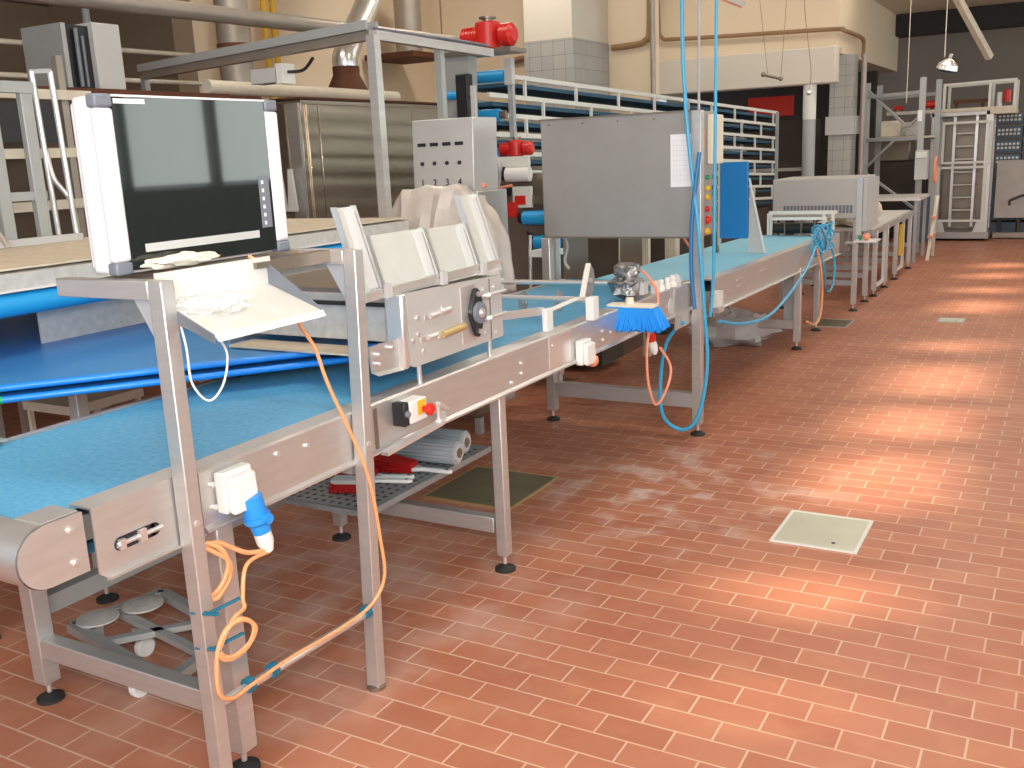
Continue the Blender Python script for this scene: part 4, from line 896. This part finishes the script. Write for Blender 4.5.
for x,y,lab in ((-7.0,3.4,'rusty upright rod at the far upper left'),(-7.0,5.6,'blue-grey upright post in the dark upper left area')):
    o = B().cyl((x,y,0),(x,y,3.28),.03).build('upright_post','frameg' if y > 4 else 'rust',loc=(x,y,0)); tag(o,lab,'post')
# cable tray frame
t = T('cable_tray_frame', 'grey square steel frame with cable tray standing over the middle machines', 'frame', (-3.45,5,0))
cn = V((-3.40,4.56,2.3))
B().bar((-5.9,5.15,2.3),cn,.05,.05).build('beam','pipe',t); B().bar(cn,(-3.47,5.95,2.3),.05,.05).build('beam','steel',t)
B().bar((cn.x,cn.y,0),(cn.x,cn.y,2.3),.055).build('post','steel',t); B().bar((-3.47,5.32,0),(-3.47,5.32,2.3),.045).build('post','galv',t)
B().bar((-5.9,5.15,0),(-5.9,5.15,2.3),.045).build('post','galv',t)
b = B()
for k2 in range(46):
    u = k2/46; x = -5.9+2.5*u; y = 5.15-.59*u; b.box(x-.01,x+.012,y-.05,y+.05,2.33,2.365)
B_ = b.bar((-5.9,5.20,2.35),(-3.4,4.61,2.35),.01,.05).bar((-5.9,5.10,2.35),(-3.4,4.51,2.35),.01,.05); b.build('cable_tray','frameg',t)
B().tube([(-3.42,4.6,2.34),(-3.44,5.0,2.345),(-3.42,5.5,2.34),(-3.45,5.9,2.34)],.008).tube([(-3.40,4.6,2.335),(-3.42,5.0,2.34),(-3.45,5.5,2.335),(-3.46,5.9,2.34)],.008).build('cables','grey',t)
t = T('junction_box', 'small pale grey junction box under the cable tray', 'box', (-4.5,4.85,2.2))
bx(-4.55,-4.33,4.80,4.92,2.13,2.22).build('case','lgrey',t,bevel=.005); bx(-4.34,-4.29,4.80,4.92,2.12,2.24).build('end_plate','whitepl',t); B().tube([(-4.29,4.86,2.19),(-4.15,4.84,2.19),(-4.05,4.82,2.25)],.01).build('cable','black',t)

# control console
t = T('control_console', 'upright stainless console with four small displays and four knobs', 'console', (-3.3,5.15,0))
lean_ = .04
B().prism([(-3.50,5.0,1.43),(-3.07,5.0,1.43),(-3.07,5.02,1.855),(-3.50,5.02,1.855)],(0,.28,0)).build('upper_box','plate',t,bevel=.006)
bx(-3.52,-3.05,5.0,5.35,.1,1.43).build('lower_box','steel',t,bevel=.006)
for i in range(4):
    x = -3.43+i*.088
    bx(x-.028,x+.028,5.006,5.012,1.70,1.72).build('display','black',t)
    B().lathe((x,5.012,1.60),(0,-1,0),[(.012,0),(.012,.012),(.008,.016)]).build('knob','black',t)
def txt(s, p, size, m, parent):
    cu = bpy.data.curves.new('digit','FONT'); cu.body = s; cu.size = size; cu.extrude = .001; cu.align_x = 'CENTER'
    tmp = bpy.data.objects.new('tmp', cu); C.objects.link(tmp)
    bpy.context.view_layer.update()
    me = bpy.data.meshes.new_from_object(tmp); C.objects.unlink(tmp); bpy.data.objects.remove(tmp)
    me.materials.clear(); me.materials.append(M[m])
    o = bpy.data.objects.new('digit', me); C.objects.link(o); o.parent = parent
    o.location = V(p)-ORG[parent.name]; o.rotation_euler = (PI/2,0,0); ORG[o.name] = ORG[parent.name]; return o
for i in range(4): txt(str(i+1),(-3.43+i*.088,4.998,1.47),.055,'black',t)
B().lathe((-3.068,5.1,1.46),(1,0,0),[(.014,0),(.014,.015),(.01,.02)]).build('side_button','salmon',t)

# polythene drape
random.seed(9)
def drape():
    nx, ny = 34, 24; vs = []; b = B()
    ks = [(-3.64,1.14),(-3.58,1.22),(-3.49,1.44),(-3.30,1.475),(-3.10,1.475),(-2.98,1.42),(-2.89,1.33),(-2.83,1.18),(-2.79,.98),(-2.78,.86)]
    for i in range(nx+1):
        u = i/nx*(len(ks)-1); k = min(int(u),len(ks)-2); fr = u-k
        x = ks[k][0]*(1-fr)+ks[k+1][0]*fr; ridge = ks[k][1]*(1-fr)+ks[k+1][1]*fr
        for j in range(ny+1):
            v_ = j/ny
            if v_ < .6: z = .83+(ridge-.83)*(v_/.6)**.95; y = 4.60+.20*(v_/.6)
            else: y = 4.80+(v_-.6)/.4*.18; z = ridge-.04*(v_-.6)
            y += .022*math.sin(x*47+v_*4)+.012*math.sin(x*83-v_*9)+random.uniform(-.003,.003); z += .008*math.sin(x*40)
            vs.append((x+.02*math.sin(v_*6+x*9), y, z))
    fs = [(i*(ny+1)+j,(i+1)*(ny+1)+j,(i+1)*(ny+1)+j+1,i*(ny+1)+j+1) for i in range(nx) for j in range(ny)]
    return b.add(vs,fs)
o = drape().build('polythene_cover','poly',loc=(-3.2,4.8,.83),thick=.004); tag(o,'cream polythene sheet draped over a machine in front of the console','cover')
t = T('covered_machine','low machine hidden under the cream polythene sheet','machine',(-3.2,4.9,0))
bx(-3.42,-3.0,4.80,4.97,.1,1.30).build('body','steel_dark',t,bevel=.02)
for x in (-3.4,-3.02): bx(x-.02,x+.02,4.82,4.86,0,.1).build('leg','galv',t)

# ------------------------------------------------------------------ multi tier conveyor
t = T('tiered_conveyor', 'long many-tiered belt conveyor with cream rails and blue belts behind the control box', 'conveyor', (-4.1,10.5,0))
st = [2.215,2.07,1.93,1.79,1.65,1.51,1.37,1.23]; en = [2.065,1.89,1.71,1.54,1.37,1.20,1.03,.86]
ys = [6.65,6.45,6.5,6.45,6.5,6.5,6.5,6.5]
for a,c,y0 in zip(st,en,ys):
    for x in (-3.8,-4.25):
        B().bar((x,y0,a),(x,14.6,c),.025,.035).build('tier_rail','railw',t)
    B().prism([(-4.23,y0+.1,a-.045),(-3.82,y0+.1,a-.045),(-3.82,14.55,c-.045),(-4.23,14.55,c-.045)],(0,0,-.03)).build('tier_belt','beltunder',t)
def zi(i,y): return st[i]+(en[i]-st[i])*(y-6.5)/8.1
for i in range(7):
    for k2 in range(9):
        y = 7.0+k2*.92+(i%2)*.3
        if y < 14.6: B().bar((-3.79,y,zi(i,y)),(-3.79,y,zi(i+1,y)),.022).build('spacer','railw',t)
for y in (6.75,10.7,14.5):
    for x in (-3.77,-4.28): bx(x-.02,x+.02,y-.02,y+.02,0,zi(0,y)).build('post','frameg',t)
for i,(x,y,z,m) in enumerate(((-3.70,7.9,1.10,'pipe'),(-3.70,9.2,1.0,'pipe'),(-3.70,10.3,1.1,'galv'),(-3.70,11.4,1.2,'pipe'))):
    bx(x-.025,x+.025,y-.02,y+.02,0,z).build('drive_post',m,t); B().cyl((x-.02,y,z-.12),(x+.05,y,z-.12),.07,n=14).build('drive_pulley','black' if i%2 else 'steel_dark',t)
B().tube([(-3.68,7.9,1.0),(-3.66,8.6,.85),(-3.66,9.2,.92),(-3.66,10.3,.9)],.015).build('drive_cable','salmon',t)
b = bx(-4.2,-3.85,7.2,14.4,.15,.75); b.build('lower_casing','darkint',t)
for i,y0 in enumerate(ys):
    if i in (0,1,2,4): 
        x1 = {0:-3.73,1:-3.79,2:-3.70,4:-3.66}[i]; y0 = 6.2 if i == 1 else y0
        B().cyl((x1-(.21 if i == 1 else .24),y0-.08,st[i]-.01),(x1-.0,y0-.06,st[i]-.01),.045 if i != 1 else .03,n=18).build('end_roller','bluerol',t)
        B().cyl((x1+.0,y0-.06,st[i]-.01),(x1+.05,y0-.055,st[i]-.01),.03,n=12).build('roller_bearing','steel_dark',t)
t = T('drive_tower','grey channel tower with black gearbox at the start of the tiered conveyor','tower',(-3.95,6.2,0))
B().prism([(-4.02,6.2,0),(-3.88,6.2,0),(-3.80,6.2,2.46),(-4.0,6.2,2.46)],(0,.12,0)).build('channel','galv',t)
bx(-3.86,-3.76,6.1,6.18,1.85,2.2).build('gearbox','black',t,bevel=.01); bx(-4.0,-3.45,6.18,6.42,2.33,2.36).build('platform','steel_dark',t)
bx(-3.60,-3.54,6.35,6.40,2.12,2.30).build('bracket','lgrey',t)
def redmotor(x,y,z,s,label):
    t = T('red_gear_motor', label, 'motor', (x,y,z))
    B().lathe((x-.17*s,y,z+.07*s),(1,0,0),[(.045*s,0),(.06*s,.01*s),(.06*s,.13*s),(.07*s,.135*s)],n=20).build('motor_body','red',t)
    B().cyl((x,y,z),(x,y,z+.15*s),.075*s,n=16).build('gear_case','red',t,bevel=.008)
    B().cyl((x,y,z+.15*s),(x,y,z+.17*s),.03*s).cyl((x,y,z+.17*s),(x,y,z+.18*s),.05*s).build('cap','steel_dark',t)
    B().lathe((x+.09*s,y,z+.07*s),(1,0,0),[(.05*s,0),(.065*s,.01*s),(.065*s,.07*s),(.04*s,.09*s)],n=20).build('end_drum','red',t)
    b = B()
    for k2 in range(6): b.cyl((x-.155*s+k2*.02*s,y,z+.07*s),(x-.150*s+k2*.02*s,y,z+.07*s),.065*s,n=20)
    sep(b,'cooling_fin','red',t)
redmotor(-3.66,6.25,2.36,1.2,'large red geared motor on the platform above the tiered conveyor')
redmotor(-3.50,6.30,1.62,.75,'red geared motor beside the left edge of the control box')
B_ = None
t = T('roller_machine', 'machine frame with blue rollers and levers between the console and the control box', 'machine', (-3.3,6.0,0))
bx(-3.615,-3.585,5.9,5.93,0,2.1).build('post','lgrey',t); bx(-3.05,-3.01,5.9,5.95,0,1.15).build('post','lgrey',t)
bx(-3.62,-3.2,5.92,5.95,1.55,1.62).build('rail','railw',t); bx(-3.62,-3.1,5.92,5.95,1.30,1.36).build('rail','steel_dark',t)
bx(-3.6,-3.0,6.0,6.4,.2,1.5).build('casing','steel_dark',t)
for x,z,m in ((-3.24,1.21,'bluerol'),(-3.16,1.045,'bluerol'),(-3.36,1.50,'whitepl')):
    B().cyl((x,5.9,z),(x+.17,5.92,z),.048,n=18).build('roller',m,t); B().cyl((x-.03,5.9,z),(x,5.9,z),.038,n=14).build('roller_bearing','black',t)
sep(B().cyl((-3.4,5.89,1.40),(-3.34,5.89,1.40),.04).cyl((-3.4,5.89,1.52),(-3.37,5.89,1.52),.035),'pulley','black',t)
bx(-3.32,-3.18,5.9,5.93,1.28,1.42).build('guard','railw',t); bx(-3.30,-3.22,5.89,5.90,1.30,1.36).build('red_block','red',t)
bx(-3.34,-3.28,5.85,5.9,1.22,1.32).build('red_block','red',t)
B().cyl((-3.52,5.88,1.3),(-3.52,5.88,1.62),.012).build('copper_tube','salmon',t)
B().tube([(-3.45,5.86,1.66),(-3.40,5.86,1.55),(-3.42,5.86,1.42),(-3.38,5.86,1.32)],.03).build('clear_hose','polyc',t)
bx(-2.93,-2.86,5.62,5.68,.2,1.13).build('bright_post','steel_bright',t)
B().tube([(-2.83,5.65,1.12),(-2.80,5.66,1.05),(-2.82,5.66,.95),(-2.79,5.66,.9)],.010,n=6).build('grey_cable','lgrey',t)
B().cyl((-3.12,5.7,.2),(-3.10,5.72,1.12),.012).build('steel_rod','steel_bright',t); B().ell((-3.10,5.72,1.13),.022,.022,.022).build('rod_knob','black',t)
B().cyl((-3.52,5.86,1.40),(-3.30,5.86,1.43),.010).build('copper_tube','salmon',t)
bx(-3.05,-2.9,5.6,5.8,.98,1.02).build('bracket','whitepl',t)
t = T('floor_machine', 'brown and yellow machine cabinets behind the belts under the control box', 'machine', (-3.4,8.5,0))
bx(-3.62,-3.1,7.2,7.8,0,1.05).build('cabinet','steel_dark',t,bevel=.01); bx(-2.93,-2.88,7.25,7.30,0,1.12).build('yellow_post','wood',t)
bx(-3.6,-3.1,8.2,9.0,0,1.0).build('cabinet','darkint',t,bevel=.01); bx(-3.10,-3.0,8.2,8.3,.1,1.05).build('pale_post','wood',t)
bx(-3.66,-3.0,6.6,7.0,.05,.6).build('plinth','darkint',t)
o = bx(-3.16,-3.11,7.21,7.24,1.05,1.12).build('yellow_tag','yellow',loc=(-3.13,7.22,1.05)); tag(o,'yellow tag on the machine cabinet below the control box','tag')
t = T('stacked_machinery', 'dark machinery with a red guard inside the wall opening under the white lintel', 'machine', (-4.4,17,0))
bx(-5.6,-3.7,16.0,17.0,0,2.0).build('body','darkint',t,bevel=.02); bx(-4.6,-3.9,15.9,16.0,2.05,2.35).build('red_guard','red',t); bx(-5.6,-3.7,15.95,16.0,1.2,1.25).build('rail','lgrey',t)
bx(-4.6,-3.9,16.0,16.4,2.0,2.06).build('bracket','darkint',t)

GR = {'floor_hatch':'hatches set in the tiled floor','belt_conveyor':'blue belt conveyors in the line','hand_brush':'hand brushes on the lower shelf','belt_roll':'grey belt rolls on the lower shelf',
 'power_socket':'socket boxes on the conveyor rail','power_cable':'orange power cables at the near stand','air_hose':'blue air hoses by the control box','salmon_cable':'salmon cables by the control box',
 'yellow_pipe':'yellow pipes on the beige wall','brown_conduit':'brown conduits on the back walls','flue_pipe':'flues above the oven','red_gear_motor':'red geared motors','carton':'cartons on the distant rack',
 'gallery_rail':'rails in the dark upper left','upright_post':'posts in the dark upper left','plastic_bag':'clear plastic bags'}
for o in list(C.objects):
    if o.parent is None and o.get('label') and o.name.split('.')[0] in GR: o['group'] = GR[o.name.split('.')[0]]
# ------------------------------------------------------------------ lights
def area(name, loc, rot, sx, sy, power, col=(1,1,1)):
    l = bpy.data.lights.new(name,'AREA'); l.shape = 'RECTANGLE'; l.size = sx; l.size_y = sy; l.energy = power; l.color = col
    o = bpy.data.objects.new(name,l); C.objects.link(o); o.location = loc; o.rotation_euler = rot; return o
def aim(o, p): o.rotation_euler = (V(p)-o.location).to_track_quat('-Z','Y').to_euler()
a = area('window_light',(3.85,8,3.05),(0,0,0),22,.35,120,(.95,.98,1)); a.rotation_euler = (0,math.radians(62),0); a.data.size = .35; a.data.size_y = 22
a = area('rear_fill_light',(1.0,-2.6,2.8),(0,0,0),5,2.2,390,(1,.97,.92)); aim(a,(-2.5,5,.6))  # added fill from behind the camera; no window stands there
f = area('camera_flash',(.12,-.1,1.95),(0,0,0),.35,.25,60,(1,.98,.96)); aim(f,(-2.2,3.6,.8))
for y in (2,7,12,17): area('overhead_fill',(-1.0,y,4.5),(0,0,0),1.6,.5,75,(1,.93,.82))  # added overhead fill lamps, these and those below, without fixtures
area('overhead_fill',(-4.6,13.2,4.5),(0,0,0),1.6,.5,45,(1,.94,.86))  # added to brighten the gallery wall and lintel
area('overhead_fill',(-1.4,14.0,4.5),(0,0,0),1.6,.5,40,(1,.92,.80))
for y in (5,9.5): area('overhead_fill',(-5.3,y,4.5),(0,0,0),1.6,.5,70,(1,.90,.76))
sn = bpy.data.lights.new('sun','SUN'); sn.energy = 15; sn.angle = math.radians(3.5); sn.color = (1,.86,.66)
so = bpy.data.objects.new('sun',sn); C.objects.link(so)
so.rotation_euler = V((-4.6,-1.6,-3.7)).to_track_quat('-Z','Y').to_euler()
wd = bpy.data.worlds.new('world'); bpy.context.scene.world = wd; wd.use_nodes = True
wd.node_tree.nodes['Background'].inputs[0].default_value = (.85,.92,1,1); wd.node_tree.nodes['Background'].inputs[1].default_value = .9

# ------------------------------------------------------------------ camera
yaw, pitch, roll, F, H = -0.521655652, 0.228596145, -0.0447108508, 978.852426, 1.93233024*.84
f_ = V((math.sin(yaw)*math.cos(pitch), math.cos(yaw)*math.cos(pitch), -math.sin(pitch)))
r_ = V((math.cos(yaw), -math.sin(yaw), 0)); u_ = r_.cross(f_)
r2 = r_*math.cos(roll)+u_*math.sin(roll); u2 = -r_*math.sin(roll)+u_*math.cos(roll)
cam = bpy.data.cameras.new('camera'); cam.sensor_width = 36; cam.lens = F/1024*36; cam.clip_start = .05
co = bpy.data.objects.new('camera', cam); C.objects.link(co)
m3 = Matrix((r2,u2,-f_)).transposed(); co.matrix_world = Matrix.Translation((0,0,H)) @ m3.to_4x4()
sc = bpy.context.scene; sc.camera = co
sc.view_settings.view_transform = 'Standard'; sc.view_settings.look = 'None'; sc.view_settings.exposure = -.5; sc.view_settings.gamma = 1
sc.view_settings.use_curve_mapping = False
